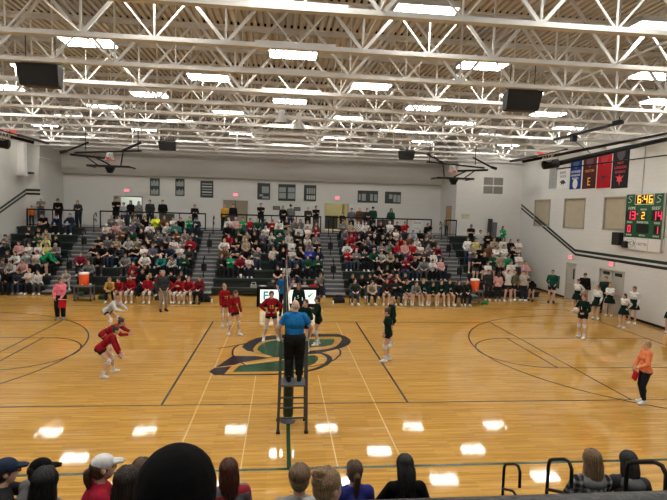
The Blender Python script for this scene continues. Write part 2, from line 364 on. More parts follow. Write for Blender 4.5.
_HAIR = {}
def remeshed(mb, vox, sm=2):
    me = mb.mesh('t', [], True); o = bpy.data.objects.new('t', me); COL.objects.link(o)
    r = o.modifiers.new('r', 'REMESH'); r.mode = 'VOXEL'; r.voxel_size = vox; r.use_smooth_shade = True
    s = o.modifiers.new('s', 'SMOOTH'); s.factor = .5; s.iterations = sm
    dg = bpy.context.evaluated_depsgraph_get(); em = bpy.data.meshes.new_from_object(o.evaluated_get(dg)); bpy.data.objects.remove(o); bpy.data.meshes.remove(me)
    return em
def hair_mesh(style, fine=False):
    """hair and headwear in head coordinates (face looks to -Y)"""
    k = (style, fine)
    if k in _HAIR: return _HAIR[k]
    mb = MB(); cap = lambda: (mb.ell((0, .022, .034), (.088, .104, .098)), mb.ell((0, .045, -.01), (.082, .075, .085)))
    if style == 'short': cap()
    elif style == 'crop': mb.ell((0, .02, .036), (.083, .099, .094)); mb.ell((0, .045, .0), (.078, .066, .08))
    elif style == 'balding': mb.ell((0, .05, -.012), (.084, .068, .05))
    elif style == 'long':
        cap(); mb.ell((0, .06, -.09), (.088, .052, .15)); mb.ell((.066, .03, -.10), (.03, .05, .13)); mb.ell((-.066, .03, -.10), (.03, .05, .13))
    elif style == 'pony':
        cap(); mb.cone((0, .115, .03), (0, .15, .0), .026, .034); mb.cone((0, .15, .0), (.005, .135, -.10), .036, .032); mb.cone((.005, .135, -.10), (.0, .105, -.2), .032, .012)
    elif style == 'bun': cap(); mb.ell((0, .09, .105), (.045, .045, .042)); mb.ell((.012, .1, .11), (.03, .05, .03))
    elif style == 'cap':
        mb.ell((0, .008, .045), (.089, .105, .082)); mb.cone((-.04, -.085, .04), (-.035, -.165, .03), .018, .012); mb.cone((.04, -.085, .04), (.035, -.165, .03), .018, .012); mb.cone((0, -.09, .043), (0, -.178, .033), .02, .013)
    elif style == 'beanie':
        mb.ell((0, .012, .045), (.092, .108, .10)); mb.lathe([(.086, -.02), (.098, -.018), (.1, .03), (.09, .034)], (0, .014, .02), 20, Matrix.Diagonal((.93, 1.08, 1)))
        mb.ell((0, .05, -.03), (.08, .068, .05))
    elif style == 'hood':
        mb.ell((0, .05, .03), (.105, .112, .115)); mb.ell((0, .075, -.09), (.125, .07, .09))
    if fine: pass
    me = remeshed(mb, .009 if fine else .012, 2); me.materials.append(fabric((.05, .03, .02))); me.name = 'hair ' + style; _HAIR[k] = me; return me
HAIRC = {'b': (.075, .040, .022), 'k': (.012, .010, .010), 'y': (.34, .22, .10), 'g': (.32, .31, .30), 'r': (.16, .05, .025), 'd': (.04, .022, .014)}
HAIRN = {'b': 'brown', 'k': 'black', 'y': 'blond', 'g': 'grey', 'r': 'reddish', 'd': 'dark brown'}
def hairmat(c): return mat('hair ' + c, HAIRC[c], .5, bump=.6, bscale=40, var=.35, vscale=26, spec=.4, stretch=(3, 3, .35))
SKINS = [(.55, .33, .235), (.60, .37, .27), (.50, .29, .20), (.58, .35, .25), (.36, .19, .12)]
def skinmat(i): return mat('skin %d' % i, SKINS[i], .5, var=.06, vscale=12)
def child(nm, me, m, root, M=None):
    o = bpy.data.objects.new(nm, me); COL.objects.link(o); o.parent = root
    if M is not None: o.matrix_local = M
    if len(o.material_slots): o.material_slots[0].link = 'OBJECT'; o.material_slots[0].material = m
    return o
def person(label, loc, rz, fig, clothes, hair=('short', 'b'), scale=1.0, skin=0, group=None, cat='person', fine=False):
    """clothes: list of (garment kind, part name, colour or material, optional label)"""
    F = fig; root = bpy.data.objects.new('person', F.me); COL.objects.link(root)
    root.location = loc; root.rotation_euler = (0, 0, rz); root.scale = (scale,) * 3
    root.material_slots[0].link = 'OBJECT'; root.material_slots[0].material = skinmat(skin)
    tag(root, label, cat, group)
    for c in clothes:
        m = c[2] if not isinstance(c[2], tuple) else fabric(c[2])
        if c[0] == 'skirt': o = child(c[1], skirt_mesh(F), m, root)
        else:
            me = garment(F, c[0], c[4] if len(c) > 4 else None)
            if me is None: continue
            o = child(c[1], me, m, root)
        if len(c) > 3 and c[3]: o['label'] = c[3]
    if hair:
        st, hc = hair[0], hair[1]
        if st in ('cap', 'beanie', 'hood'):
            child('cap' if st == 'cap' else st, hair_mesh(st, fine), fabric(hc) if isinstance(hc, tuple) else hc, root, F.head)
            if len(hair) > 2: child('hair', hair_mesh(hair[3] if len(hair) > 3 else 'crop', fine), hairmat(hair[2]), root, F.head)
        else: child('hair', hair_mesh(st, fine), hairmat(hc), root, F.head)
    return root
def skirt_mesh(F):
    if 'skirt' in F.garm: return F.garm['skirt']
    mb = MB(); V = []; Fc = []; n = 48; rows = [(.125, .13, .105), (.02, .19, .165), (-.12, .225, .205), (-.24, .255, .235)]
    for z, rx, ry in rows:
        for k in range(n):
            t = 2 * PI * k / n; w = 1 + (.05 if k % 2 else -.05) * (.125 - z) / .36
            V.append(F.Hc + F.Rp @ Vector((rx * w * math.cos(t), ry * w * math.sin(t) + .01, z)))
    m = len(rows)
    for i in range(m - 1):
        for k in range(n): Fc.append((i * n + k, i * n + (k + 1) % n, (i + 1) * n + (k + 1) % n, (i + 1) * n + k))
    Fc.append(tuple(range(n)))
    mb.add(V, Fc); me = mb.mesh('skirt', fabric((.02, .05, .03))); F.garm['skirt'] = me; return me

POSE = {
 'sit_lap': dict(hip=(0, .53), plean=-4, clean=6, hpitch=4, aL=(.12, .41, .08), aR=(.12, .40, .08), wL=(.07, .30, .66), wR=(.06, .31, .67), eL=(.7, -.5, -.3), eR=(.7, -.5, -.3), pL=(0, 0, -1), pR=(0, 0, -1)),
 'sit_knees': dict(hip=(0, .53), plean=4, clean=22, hpitch=2, hyaw=12, aL=(.16, .40, .08), aR=(.15, .42, .08), wL=(.13, .42, .66), wR=(.13, .42, .66), eL=(.8, -.4, 0), eR=(.8, -.4, 0), pL=(0, 0, -1), pR=(0, 0, -1)),
 'sit_lean': dict(hip=(0, .53), plean=12, clean=40, hpitch=10, aL=(.17, .40, .08), aR=(.16, .38, .08), wL=(.02, .52, .60), wR=(.02, .52, .60), eL=(.8, 0, -.6), eR=(.8, 0, -.6)),
 'sit_cross': dict(hip=(0, .53), plean=-8, clean=-2, hpitch=2, hyaw=-14, aL=(.12, .42, .08), aR=(.13, .38, .08), wL=(-.10, .20, .86), wR=(-.10, .23, .90), eL=(.8, 0, -.6), eR=(.8, 0, -.6), hL=(-1, .1, .1), hR=(-1, .1, .1)),
 'sit_chin': dict(hip=(0, .53), plean=0, clean=18, hpitch=4, hyaw=8, aL=(.14, .41, .08), aR=(.12, .40, .08), wL=(.06, .22, 1.12), wR=(.05, .30, .68), eL=(.6, 0, -.8), eR=(.7, -.4, -.2), hL=(-.3, .1, 1)),
 'sit_phone': dict(hip=(0, .53), plean=0, clean=14, hpitch=24, aL=(.11, .40, .08), aR=(.12, .42, .08), wL=(.07, .32, .84), wR=(.07, .32, .84), eL=(.7, -.2, -.6), eR=(.7, -.2, -.6)),
 'stand': dict(hip=(0, .92), clean=2, wL=(.25, .05, .84), wR=(.25, .05, .84), aL=(.11, 0, .08), aR=(.11, .03, .08)),
 'stand_cross': dict(hip=(0, .92), clean=-2, hpitch=4, hyaw=10, wL=(-.10, .19, 1.20), wR=(-.10, .22, 1.24), eL=(.8, 0, -.6), eR=(.8, 0, -.6), hL=(-1, .1, .1), hR=(-1, .1, .1), aL=(.12, 0, .08), aR=(.12, .02, .08)),
 'stand_pock': dict(hip=(0, .92), clean=3, hpitch=6, hyaw=-8, wL=(.16, .13, .96), wR=(.16, .13, .96), eL=(.45, -.9, 0), eR=(.45, -.9, 0), hL=(-.5, .2, -1), hR=(-.5, .2, -1), aL=(.11, 0, .08), aR=(.12, .04, .08)),
 'stand_rail': dict(hip=(-.12, .90), plean=10, clean=26, hpitch=2, wL=(.14, .30, 1.12), wR=(.04, .34, 1.12), eL=(.4, -.2, -.9), eR=(.4, -.2, -.9), hL=(-.4, .5, -.3), hR=(-.4, .5, -.3), aL=(.12, -.10, .08), aR=(.1, -.02, .08)),
 'hands_head': dict(hip=(0, .92), clean=0, hpitch=2, wL=(.13, .06, 1.66), wR=(.13, .06, 1.66), eL=(1, .2, .3), eR=(1, .2, .3), hL=(-.8, -.3, .4), hR=(-.8, -.3, .4), aL=(.16, 0, .08), aR=(.16, .02, .08)),
 'clap': dict(hip=(0, .92), clean=5, wL=(.03, .30, 1.18), wR=(.03, .30, 1.18), eL=(.8, -.2, -.6), eR=(.8, -.2, -.6), aL=(.12, 0, .08), aR=(.12, .02, .08)),
}
def P(key, fem=False, bulk=1.0, voxel=.0125, **kw):
    s = dict(POSE[key]); s.update(kw); s['fem'] = fem; s['bulk'] = bulk
    return figure((key, fem, bulk, tuple(sorted(kw.items()))), s, voxel)
# ------------------------------------------------------------------ colours
WALL = (.60, .595, .57)
steel = mat('painted joist steel', (.62, .61, .585), .7, 0, 0, 30, .04, 3)
deckm = mat('roof deck', (.47, .44, .385), .75, 0, 0, 20, .03, 2)
blackm = mat('black powder coat', (.006, .006, .007), .5, spec=.2)
blackp = mat('black padding', (.007, .007, .008), .7, 0, .2, 40)
greenp = mat('dark green paint', (.008, .05, .028), .45)
tread = mat('grey stair tread', (.17, .175, .18), .6, 0, .1, 30, .08, 4)
riser = mat('dark riser', (.012, .016, .016), .6)
step_riser = mat('grey stair riser', (.10, .105, .11), .6)
benchm = mat('dark green bench board', (.007, .022, .017), .38, 0, .05, 20)
deckb = mat('bleacher foot deck', (.03, .034, .032), .6, 0, .1, 30, .1, 4)
whitem = mat('white paint', (.72, .72, .70), .45)
alum = mat('brushed aluminium', (.55, .55, .54), .35, .9)
darkgrey = mat('dark grey metal', (.07, .075, .08), .45, .3)
tan = mat('tan roller shade', (.40, .345, .255), .8, 0, .15, 25, .05, 3)
wood = mat('oak veneer', (.42, .24, .10), .45, 0, .1, 8, .15, 3, stretch=(6, 6, .6))
xw = block_mat('painted block wall x', WALL, 'X'); yw = block_mat('painted block wall y', WALL, 'Y')

# ------------------------------------------------------------------ floor and its markings
fl = struct(MB().box(-16.6, 16.6, -19.8, 20.8, -.2, 0).build('floor', floor_mat()))
lk = mat('black floor line', (.02, .014, .012), .25); lg = mat('green floor line', (.012, .05, .028), .25); lc = mat('cream floor line', (.66, .45, .17), .2)
lgb = mat('charcoal floor paint', (.010, .011, .016), .22, spec=.3); lgg = mat('green floor paint', (.008, .06, .026), .22, spec=.3)
Z0, Z1 = .0004, .0016
def line(nm, pts, w, m, z=0, closed=False): return MB().ribbon(pts, w, Z0, Z1 + z, 0, closed).build(nm, m, fl)
# volleyball court
line('sideline', [(-16.1, -4.5), (9.0, -4.5)], .05, lk); line('sideline', [(9.0, -4.5), (12.8, -4.62)], .03, lk); line('sideline', [(-16.1, 4.5), (14.3, 4.5)], .045, lk)
for s in (-1, 1): line('attack_line', [(3 * s, -4.5), (3 * s, 4.5)], .06, lk, .0003); line('end_line', [(9 * s, -4.5), (9 * s, 4.5)], .05, lk, .0003)
# basketball court
line('sideline', [(-14.33, -7.6), (14.33, -7.6)], .08, lg); line('sideline', [(-14.33, 7.6), (14.33, 7.6)], .05, lk)
for s in (-1, 1):
    line('baseline', [(14.33 * s, -7.6), (14.33 * s, 7.6)], .055, lk)
    line('free_throw_line', [(8.5 * s, -1.83), (8.5 * s, 1.83)], .05, lk, .0003)
    a = [D(-90 + 180 * k / 40) for k in range(41)]
    line('free_throw_arc', [(s * (8.5 - 1.83 * math.cos(t)), 1.83 * math.sin(t)) for t in a], .05, lk, .0005)
    for q in (-1, 1): line('lane_line', [(14.33 * s, 1.83 * q), (8.5 * s, 1.83 * q)], .05, lk)
    pts = [(s * 14.33, -6.02)] + [(s * (12.73 - 6.02 * math.cos(t)), 6.02 * math.sin(t)) for t in [D(-90 + 180 * k / 60) for k in range(61)]] + [(s * 14.33, 6.02)]
    line('three_point_line', pts, .05, lk, .0007)
line('half_court_line', [(0, -7.6), (0, 7.6)], .08, lg, .0002)
for x in (-2.13, 2.16): line('practice_line', [(x, -7.56), (x, 4.4)], .028, lc)
for x in (-.88, .9): line('practice_line', [(x, -7.56), (x, -2.4)], .024, lc)
# centre-court emblem (painted, point-symmetric)
def paint(nm, poly, m, z, both=True):
    for k in (1, -1) if both else (1,): MB().prism([(x * k, y * k) for x, y in poly], Z0, Z1 + z).build(nm, m, fl)
wd = mat('bare maple', (.56, .32, .10), .18)
O_ = lambda nm, poly, m, z: paint(nm, poly, m, z, False)
O_('emblem_outline', [(-2.24, -2.02), (-1.72, -.46), (-1.0, -.47), (-.53, -.69), (-1.4, -1.15), (-1.65, -1.54), (-1.79, -2.28), (-2.02, -2.36)], lgb, .0012)
O_('emblem_outline', [(-1.5, .57), (-1.45, .95), (-1.3, 1.4), (-1.07, 1.77), (-.64, 2.12), (-.29, 2.25), (.2, 2.36), (.8, 2.42), (2.02, 2.42), (2.26, 2.06), (2.36, 1.6), (2.34, 1.25), (2.2, .85), (1.93, .49), (1.5, .15), (1.01, -.23), (.69, .05), (1.42, .34), (1.7, .6), (1.88, 1.0), (2.06, 1.6), (2.05, 1.95), (1.79, 2.03), (.78, 2.0), (.2, 1.92), (-.28, 1.7), (-.7, 1.5), (-.95, 1.2), (-1.05, .8), (-1.12, .34), (-1.06, -.02), (-1.3, .13)], lgb, .0015)
O_('emblem_green', [(-.97, .27), (-.95, .6), (-.85, .95), (-.66, 1.27), (-.28, 1.52), (.2, 1.62), (.78, 1.66), (1.78, 1.65), (1.72, 1.2), (1.6, .87), (1.28, .64), (.74, .55), (.3, .3), (-.05, -.3), (-.26, -.5), (-.46, -.5), (-.78, -.2)], lgg, .0011)
O_('emblem_outline', [(-.6, -.66), (-.2, -.60), (.5, -.33), (1.01, -.23), (.69, .05), (.1, -.2), (-.3, -.42)], lgb, .0016)
O_('emblem_green', [(-1.56, -2.05), (-1.42, -1.48), (-.26, -1.01), (.3, -.72), (.66, -.46), (.92, -.40), (1.02, -.6), (1.0, -.9), (.87, -1.27), (.6, -1.6), (.2, -1.9), (-.25, -2.02)], lgg, .0011)
line('emblem_outline', [(.95, -.14), (1.17, -.19), (1.32, -.4), (1.38, -.7), (1.36, -1.0), (1.19, -1.42), (.91, -1.79), (.59, -2.03), (.1, -2.2), (-.34, -2.29), (-1.2, -2.31), (-1.85, -2.31)], [.06, .14, .17, .18, .18, .16, .14, .12, .11, .10, .10, .10], lgb, .0013)
line('emblem_swoosh', [(-2.4, -1.76), (-1.9, -1.58), (-1.38, -1.37), (-.8, -1.12), (-.3, -.84), (.4, -.5), (1.0, -.35)], [.02, .06, .09, .09, .08, .05, .02], wd, .0022)
line('emblem_swoosh', [(-2.3, .40), (-1.9, .66), (-1.49, .95), (-1.2, 1.1)], [.02, .06, .06, .02], lgb, .002)
line('emblem_ring', [(-1.4, 1.05), (-1.6, .87), (-1.74, .55), (-1.78, .2), (-1.74, -.29), (-1.53, -.94), (-1.23, -1.43), (-.75, -1.62), (-.29, -1.71)], [.02, .05, .06, .06, .06, .05, .05, .04, .02], lgb, .0024)
line('emblem_ring', [(1.6, .72), (1.74, .55), (1.83, .12), (1.78, -.31), (1.54, -.9), (1.24, -1.28), (.85, -1.54), (.5, -1.66)], [.02, .05, .06, .06, .06, .05, .04, .02], lgb, .0024)

# ------------------------------------------------------------------ walls
XR, XL, YF, YN, ZC = 16.3, -16.3, 20.5, -19.6, 10.35
W3 = 3.25   # height of the upper walkway
# right wall, cut around two doors and three windows
def wall_y(nm, x0, x1, ya, yb, holes, m):
    mb = MB(); ys = sorted({ya, yb, *[h[0] for h in holes], *[h[1] for h in holes]})
    for a, b in zip(ys, ys[1:]):
        zs = [0, ZC]; hs = sorted([h for h in holes if h[0] <= a and h[1] >= b], key=lambda h: h[2]); z = 0
        for h in hs:
            if h[2] > z: mb.box(x0, x1, a, b, z, h[2])
            z = h[3]
        mb.box(x0, x1, a, b, z, ZC)
    return struct(mb.build(nm, m))
def wall_x(nm, y0, y1, xa, xb, holes, m, zb=0):
    mb = MB(); xs = sorted({xa, xb, *[h[0] for h in holes], *[h[1] for h in holes]})
    for a, b in zip(xs, xs[1:]):
        hs = sorted([h for h in holes if h[0] <= a and h[1] >= b], key=lambda h: h[2]); z = zb
        for h in hs:
            if h[2] > z: mb.box(a, b, y0, y1, z, h[2])
            z = h[3]
        mb.box(a, b, y0, y1, z, ZC)
    return struct(mb.build(nm, m))
WIN = [(13.28, 15.22, 4.08, 5.8), (9.65, 11.72, 4.08, 5.82), (5.82, 8.02, 4.12, 5.82)]
DR = [(10.12, 11.08, 0, 2.12), (6.08, 8.02, 0, 2.16)]
wall_y('wall_right', XR, XR + .3, YN, 17.1, WIN + DR, yw)
wall_y('wall_left', XL - .3, XL, YN, YF, [], yw)
wall_x('wall_near', YN - .3, YN, XL - .3, XR + .3, [], xw)
DF = [(-12.1, -10.12, W3, 5.34), (-4.55, -2.68, W3, 5.31), (2.83, 4.66, W3, 5.27)]
wall_x('wall_far', YF, YF + .3, XL - .3, 11.9, DF, xw)
struct(MB().box(11.6, XR + .3, 17.1, 17.4, 0, ZC).build('wall_far_right', xw))
struct(MB().box(XL, -15.47, 17.1, YF, 0, ZC).build('wall_far_left', xw))
wall_y('wall_recess', 11.6, 11.9, 17.4, YF, [(17.92, 18.98, W3, 5.28)], yw)
struct(MB().box(-15.47, 11.6, 20.2, YF, 6.82, ZC).build('trim_1', mat('painted shadow ledge', (.56, .55, .525), .55)))  # ledge added to cast the soft shadow line along the far wall
# doors far wall: shallow lit lobbies behind
lobm = mat('lobby wall', (.62, .60, .52), .6); loby = mat('yellow lobby wall', (.66, .61, .42), .6); frm = mat('door frame', (.22, .19, .15), .5); cur = mat('brown door panel', (.26, .215, .15), .55, 0, .05, 10)
def frame_x(nm, x0, x1, z0, z1, y, m, lining=None):
    mb = MB(); w = .06
    mb.box(x0, x0 + w, y - .05, y + .32, z0, z1); mb.box(x1 - w, x1, y - .05, y + .32, z0, z1); mb.box(x0, x1, y - .05, y + .32, z1 - w, z1)
    return struct(mb.build(nm, m))
d1 = frame_x('door_1', *DF[0][:2], W3, DF[0][3], YF, frm); d2 = frame_x('door_2', *DF[1][:2], W3, DF[1][3], YF, mat('cream frame', (.55, .5, .42), .5)); d3 = frame_x('door_3', *DF[2][:2], W3, DF[2][3], YF, mat('cream frame', (.55, .5, .42), .5))
struct(MB().box(-12.9, -9.3, 23.3, 23.5, W3 - .2, 6.2).box(-13.1, -12.9, 20.8, 23.5, W3 - .2, 6.2).box(-9.3, -9.1, 20.8, 23.5, W3 - .2, 6.2).box(-13.1, -9.1, 20.8, 23.5, 6.2, 6.4).box(-13.1, -9.1, 20.8, 23.5, W3 - .4, W3).build('wall_lobby', mat('bright lobby wall', (.75, .77, .72), .6)))
struct(MB().box(1.9, 5.6, 24.3, 24.5, W3 - .2, 6.2).box(1.7, 1.9, 20.8, 24.5, W3 - .2, 6.2).box(5.6, 5.8, 20.8, 24.5, W3 - .2, 6.2).box(1.7, 5.8, 20.8, 24.5, 6.2, 6.4).box(1.7, 5.8, 20.8, 24.5, W3 - .4, W3).build('wall_corridor', loby))
dp = MB().box(-4.49, -3.63, 20.52, 20.58, W3, 5.25).build('door_leaf', cur, d2); MB().box(-3.59, -2.74, 20.52, 20.58, W3, 5.25).build('door_leaf', cur, d2)
for x in (-3.72, -3.5): MB().tube([(x, 20.5, W3 + .85), (x, 20.46, W3 + .85), (x, 20.46, W3 + 1.15), (x, 20.5, W3 + 1.15)], .012).build('door_handle', alum, d2)
# open leaf seen in the bright doorway, green post in the third doorway
lf = MB().box(-10.24, -10.18, 20.8, 21.7, W3, 5.28).build('door_leaf', mat('pale door leaf', (.7, .72, .7), .5), d1); MB().box(-12.03, -11.98, 20.8, 21.7, W3, 5.28).build('door_leaf', mat('brown door leaf', (.16, .1, .05), .5), d1)
MB().box(4.3, 4.36, 20.85, 21.7, W3, 5.2).build('door_leaf', mat('olive door leaf', (.22, .21, .05), .5), d3)
cbn = tag(MB().box(2.9, 4.15, 23.3, 23.9, W3 + .006, 4.25).build('low_cabinet', mat('dark cabinet', (.03, .03, .032), .5), bevel=.01), 'dark low cabinet inside the yellow-lit doorway', 'cabinet'); MB().box(2.86, 4.19, 23.26, 23.94, 4.25, 4.29).build('cabinet_top', blackm, cbn)
# wooden door of the recess
d4 = struct(MB().box(11.56, 11.62, 17.98, 18.92, W3, 5.22).build('door_4', wood)); MB().box(11.54, 11.64, 17.92, 17.98, W3, 5.28).box(11.54, 11.64, 18.92, 18.98, W3, 5.28).box(11.54, 11.64, 17.92, 18.98, 5.22, 5.28).build('door_frame', frm, d4); MB().ell((11.53, 18.08, W3 + 1), (.03, .03, .03)).build('door_handle', alum, d4)
struct(MB().box(11.62, 11.9, 17.92, 18.98, W3 - .1, W3).build('trim_2', frm))
# right wall doors
beige = mat('grey beige door', (.40, .39, .34), .5, 0, .03, 10); jamb = mat('beige jamb', (.44, .41, .34), .5); dglass = mat('dark door glass', (.03, .035, .035), .08)
d5 = struct(MB().box(XR - .03, XR + .14, 10.12, 10.18, 0, 2.12).box(XR - .03, XR + .14, 11.02, 11.08, 0, 2.12).box(XR - .03, XR + .14, 10.12, 11.08, 2.06, 2.12).build('door_5', jamb))
MB().box(XR + .05, XR + .10, 10.18, 11.02, .01, 2.06).build('door_leaf', beige, d5); MB().tube([(XR + .05, 10.25, 1.0), (XR - .02, 10.25, 1.0), (XR - .02, 10.95, 1.0), (XR + .05, 10.95, 1.0)], .018).build('push_bar', alum, d5); MB().box(XR + .04, XR + .05, 10.3, 10.45, 1.2, 1.8).build('pane', dglass, d5)
d6 = struct(MB().box(XR - .03, XR + .14, 6.08, 6.14, 0, 2.16).box(XR - .03, XR + .14, 7.96, 8.02, 0, 2.16).box(XR - .03, XR + .14, 6.08, 8.02, 2.1, 2.16).build('door_6', jamb))
for a, b in ((6.14, 7.03), (7.07, 7.96)):
    l_ = MB().box(XR + .05, XR + .10, a, b, .01, 2.1).build('door_leaf', beige, d6); MB().box(XR + .042, XR + .052, a + .18, b - .18, 1.86, 2.02).build('pane', dglass, l_)
    MB().tube([(XR + .05, a + .08, 1.0), (XR - .02, a + .08, 1.0), (XR - .02, b - .08, 1.0), (XR + .05, b - .08, 1.0)], .018).build('push_bar', alum, l_)
struct(MB().box(XR + .14, XR + .3, 10.0, 11.2, 0, 2.2).box(XR + .14, XR + .3, 6.0, 8.1, 0, 2.25).build('trim_3', jamb))
# windows with tan shades
wf = mat('window frame', (.33, .30, .24), .5)
for i, (a, b, c, d) in enumerate(WIN):
    w = struct(MB().box(XR - .03, XR + .3, a, a + .07, c, d).box(XR - .03, XR + .3, b - .07, b, c, d).box(XR - .03, XR + .3, a, b, c, c + .07).box(XR - .03, XR + .3, a, b, d - .07, d).build('window_%d' % (i + 1), wf))
    MB().box(XR + .06, XR + .09, a + .07, b - .07, c + .07, d - .07).build('roller_shade', tan, w); MB().tube([(XR + .055, a + .08, c + .11), (XR + .055, b - .08, c + .11)], .014).build('hem_bar', wf, w)
    MB().box(XR + .2, XR + .215, a + .07, b - .07, c + .07, d - .07).build('pane', mat('window glass', (.05, .06, .07), .05), w)
# wall stripes
def stripe_y(nm, x0, x1, pts, w, m):
    mb = MB()
    for (ya, za), (yb, zb) in zip(pts, pts[1:]):
        V = [(x, y, z) for x in (x0, x1) for y, z in ((ya, za), (yb, zb), (yb, zb - w), (ya, za - w))]
        mb.add(V, [(0, 1, 2, 3), (7, 6, 5, 4), (0, 4, 5, 1), (1, 5, 6, 2), (2, 6, 7, 3), (3, 7, 4, 0)])
    return struct(mb.build(nm, m))
gs = mat('dark green wall stripe', (.007, .028, .018), .5); ks = mat('black wall stripe', (.012, .013, .013), .5)
for sx, nm in ((1, 4), (-1, 6)):
    a, b = (XR - .008, XR + .001) if sx > 0 else (XL - .001, XL + .008)
    stripe_y('trim_%d' % nm, a, b, [(17.1, 5.56), (10.35, 2.93), (-19.5, 2.93)], .14, gs); stripe_y('trim_%d' % (nm + 1), a, b, [(17.1, 5.32), (10.25, 2.70), (-19.5, 2.70)], .13, ks)
struct(MB().box(XL, -15.47, 17.09, 17.101, 5.42, 5.56).build('trim_8', gs)); struct(MB().box(XL, -15.47, 17.09, 17.101, 5.19, 5.32).build('trim_9', ks))
struct(MB().box(XR - .02, XR, YN, 6.08, 0, .12).box(XR - .02, XR, 8.02, 10.12, 0, .12).box(XR - .02, XR, 11.08, 17.1, 0, .12).build('baseboard_right', blackm)); struct(MB().box(XL, XL + .02, YN, 10.4, 0, .12).build('baseboard_left', blackm))

# ------------------------------------------------------------------ corrugated roof deck (flutes run front to back)
mb = MB(); p = .2; x = XL - .3; prof = []
while x < XR + .3:
    prof += [(x, 0), (x + .11, 0), (x + .12, .09), (x + .19, .09)]; x += p
y0, y1, zd = YN - .3, YF + .3, 10.22
V = [(a, y, zd + b) for a, b in prof for y in (y0, y1)]; Fc = [(2 * i, 2 * i + 2, 2 * i + 3, 2 * i + 1) for i in range(len(prof) - 1)]
mb.add(V, Fc); mb.box(XL - .3, XR + .3, y0, y1, zd + .13, zd + .3)
struct(mb.build('ceiling', deckm))

def child_plain(nm, me, p):
    o = bpy.data.objects.new(nm, me); COL.objects.link(o); o.parent = p; return o
# ------------------------------------------------------------------ open-web joists
JY = [-7.12 + 2.19 * k for k in range(-1, 13)]; ZB, ZT = 8.30, 10.12
bot = MB(); bot.box(-16.28, 16.28, -.085, .085, ZB - .012, ZB + .0).box(-16.28, 16.28, -.085, -.07, ZB, ZB + .085).box(-16.28, 16.28, .07, .085, ZB, ZB + .085)
bot.box(-.9, .9, -.1, -.086, ZB - .02, ZB + .13); bots = bot.mesh('bottom_chord', steel)
top = MB(); top.box(-16.28, 16.28, -.14, .14, ZT + .085, ZT + .097).box(-16.28, 16.28, -.06, -.045, ZT - .02, ZT + .078).box(-16.28, 16.28, .045, .06, ZT - .02, ZT + .078); tops = top.mesh('top_chord', steel)
bn = [1.525 + 3.05 * k for k in range(-6, 6)]; tn = [3.05 * k for k in range(-5, 6)]
dgm = []
for b_ in bn:
    for t_ in (b_ - 1.525, b_ + 1.525):
        if abs(t_) < 16.3 and abs(b_) < 16.3:
            m_ = MB().bar((b_, 0, ZB + .04), (t_, 0, ZT + .03), .07, .05, up=(0, 1, 0)); dgm.append(m_.mesh('web_diagonal', steel))
vtm = [MB().bar((b_, 0, ZB + .02), (b_, 0, ZT + .05), .045, .045).mesh('web_vertical', steel) for b_ in bn if abs(b_) < 16.3]
vtm += [MB().bar((t_, 0, ZB + .02), (t_, 0, ZT + .05), .03, .03).mesh('web_vertical', steel) for t_ in tn if t_ not in (0,)]
mids = [MB().bar((b_ + .76 * q, 0, ZB + .95), (b_ + 1.525 * q, 0, ZB + .04), .035, .035, up=(0, 1, 0)).mesh('web_brace', steel) for b_ in bn for q in (-1, 1) if abs(b_ + 1.525 * q) < 16.3]
shd = MB(); n_ = 0; x = XL - .3
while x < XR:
    if x > -16.2: shd.box(x + .122, x + .188, -.15, -.06, 10.222, 10.305)
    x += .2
shdm = shd.mesh('flute_shade', mat('black flute shade', (.01, .01, .01), .9))  # black boxes standing in for the shade inside the flutes above each top chord
nj = len(JY)
for k, y in enumerate(JY):
    q = nj - k
    j = empty('roof_joist', (0, y, 0), 0, 'white open-web steel roof joist, %s' % ('nearest the far wall' if q == 1 else 'nearest the camera' if k == 0 else ORD[q] + ' from the far wall'), 'joist', 'open-web roof joists')
    tag(child_plain('flute_shade', shdm, j), kind='stuff')
    for me in [bots, tops] + dgm + vtm + (mids if k < 9 else []):
        o = bpy.data.objects.new(me.name.split('.')[0], me); COL.objects.link(o); o.parent = j
# bridging rows tying the joists together
for i, x in enumerate((-10.7, -4.6, 1.5, 7.6, 13.7)):
    tag(MB().bar((x, JY[0], ZB + .1), (x, JY[-1], ZB + .1), .035, .035).build('joist_bridging', steel), 'thin steel bridging rod running across the joists, %s from the left' % ORD[i + 1], 'bridging rod', 'joist bridging rods')

# ------------------------------------------------------------------ high-bay ceiling lights
ROWS = [(14.6, 1), (11.4, 0), (8.15, 1), (4.95, 0), (1.72, 1), (-1.5, 0), (-5.1, 1), (-8.2, 0), (-11.5, 1), (-14.8, 0)]
lens = mat('lamp lens', (1.0, .965, .90), .4, emit=16.0)
hb = MB(); hb.box(-.70, .70, -.40, .40, .04, .10).box(-.70, -.67, -.40, .40, -.03, .10).box(.67, .70, -.40, .40, -.03, .10).box(-.70, .70, -.40, -.37, -.03, .10).box(-.70, .70, .37, .40, -.03, .10)
housing = hb.mesh('housing', mat('white lamp housing', (.62, .62, .6), .4)); lensme = MB().box(-.66, .66, -.36, .36, -.06, .035).mesh('lens', lens)
divs = [MB().box(x - .014, x + .014, -.37, .37, -.07, -.059).mesh('divider', mat('white lamp housing', (.62, .62, .6), .4)) for x in (-.33, 0, .33)]
cab = MB(); [cab.tube([(x, 0, .1), (x, 0, .98)], .008, 5) for x in (-.55, .55)]; cabme = cab.mesh('hanger', alum)
LZ = 9.25
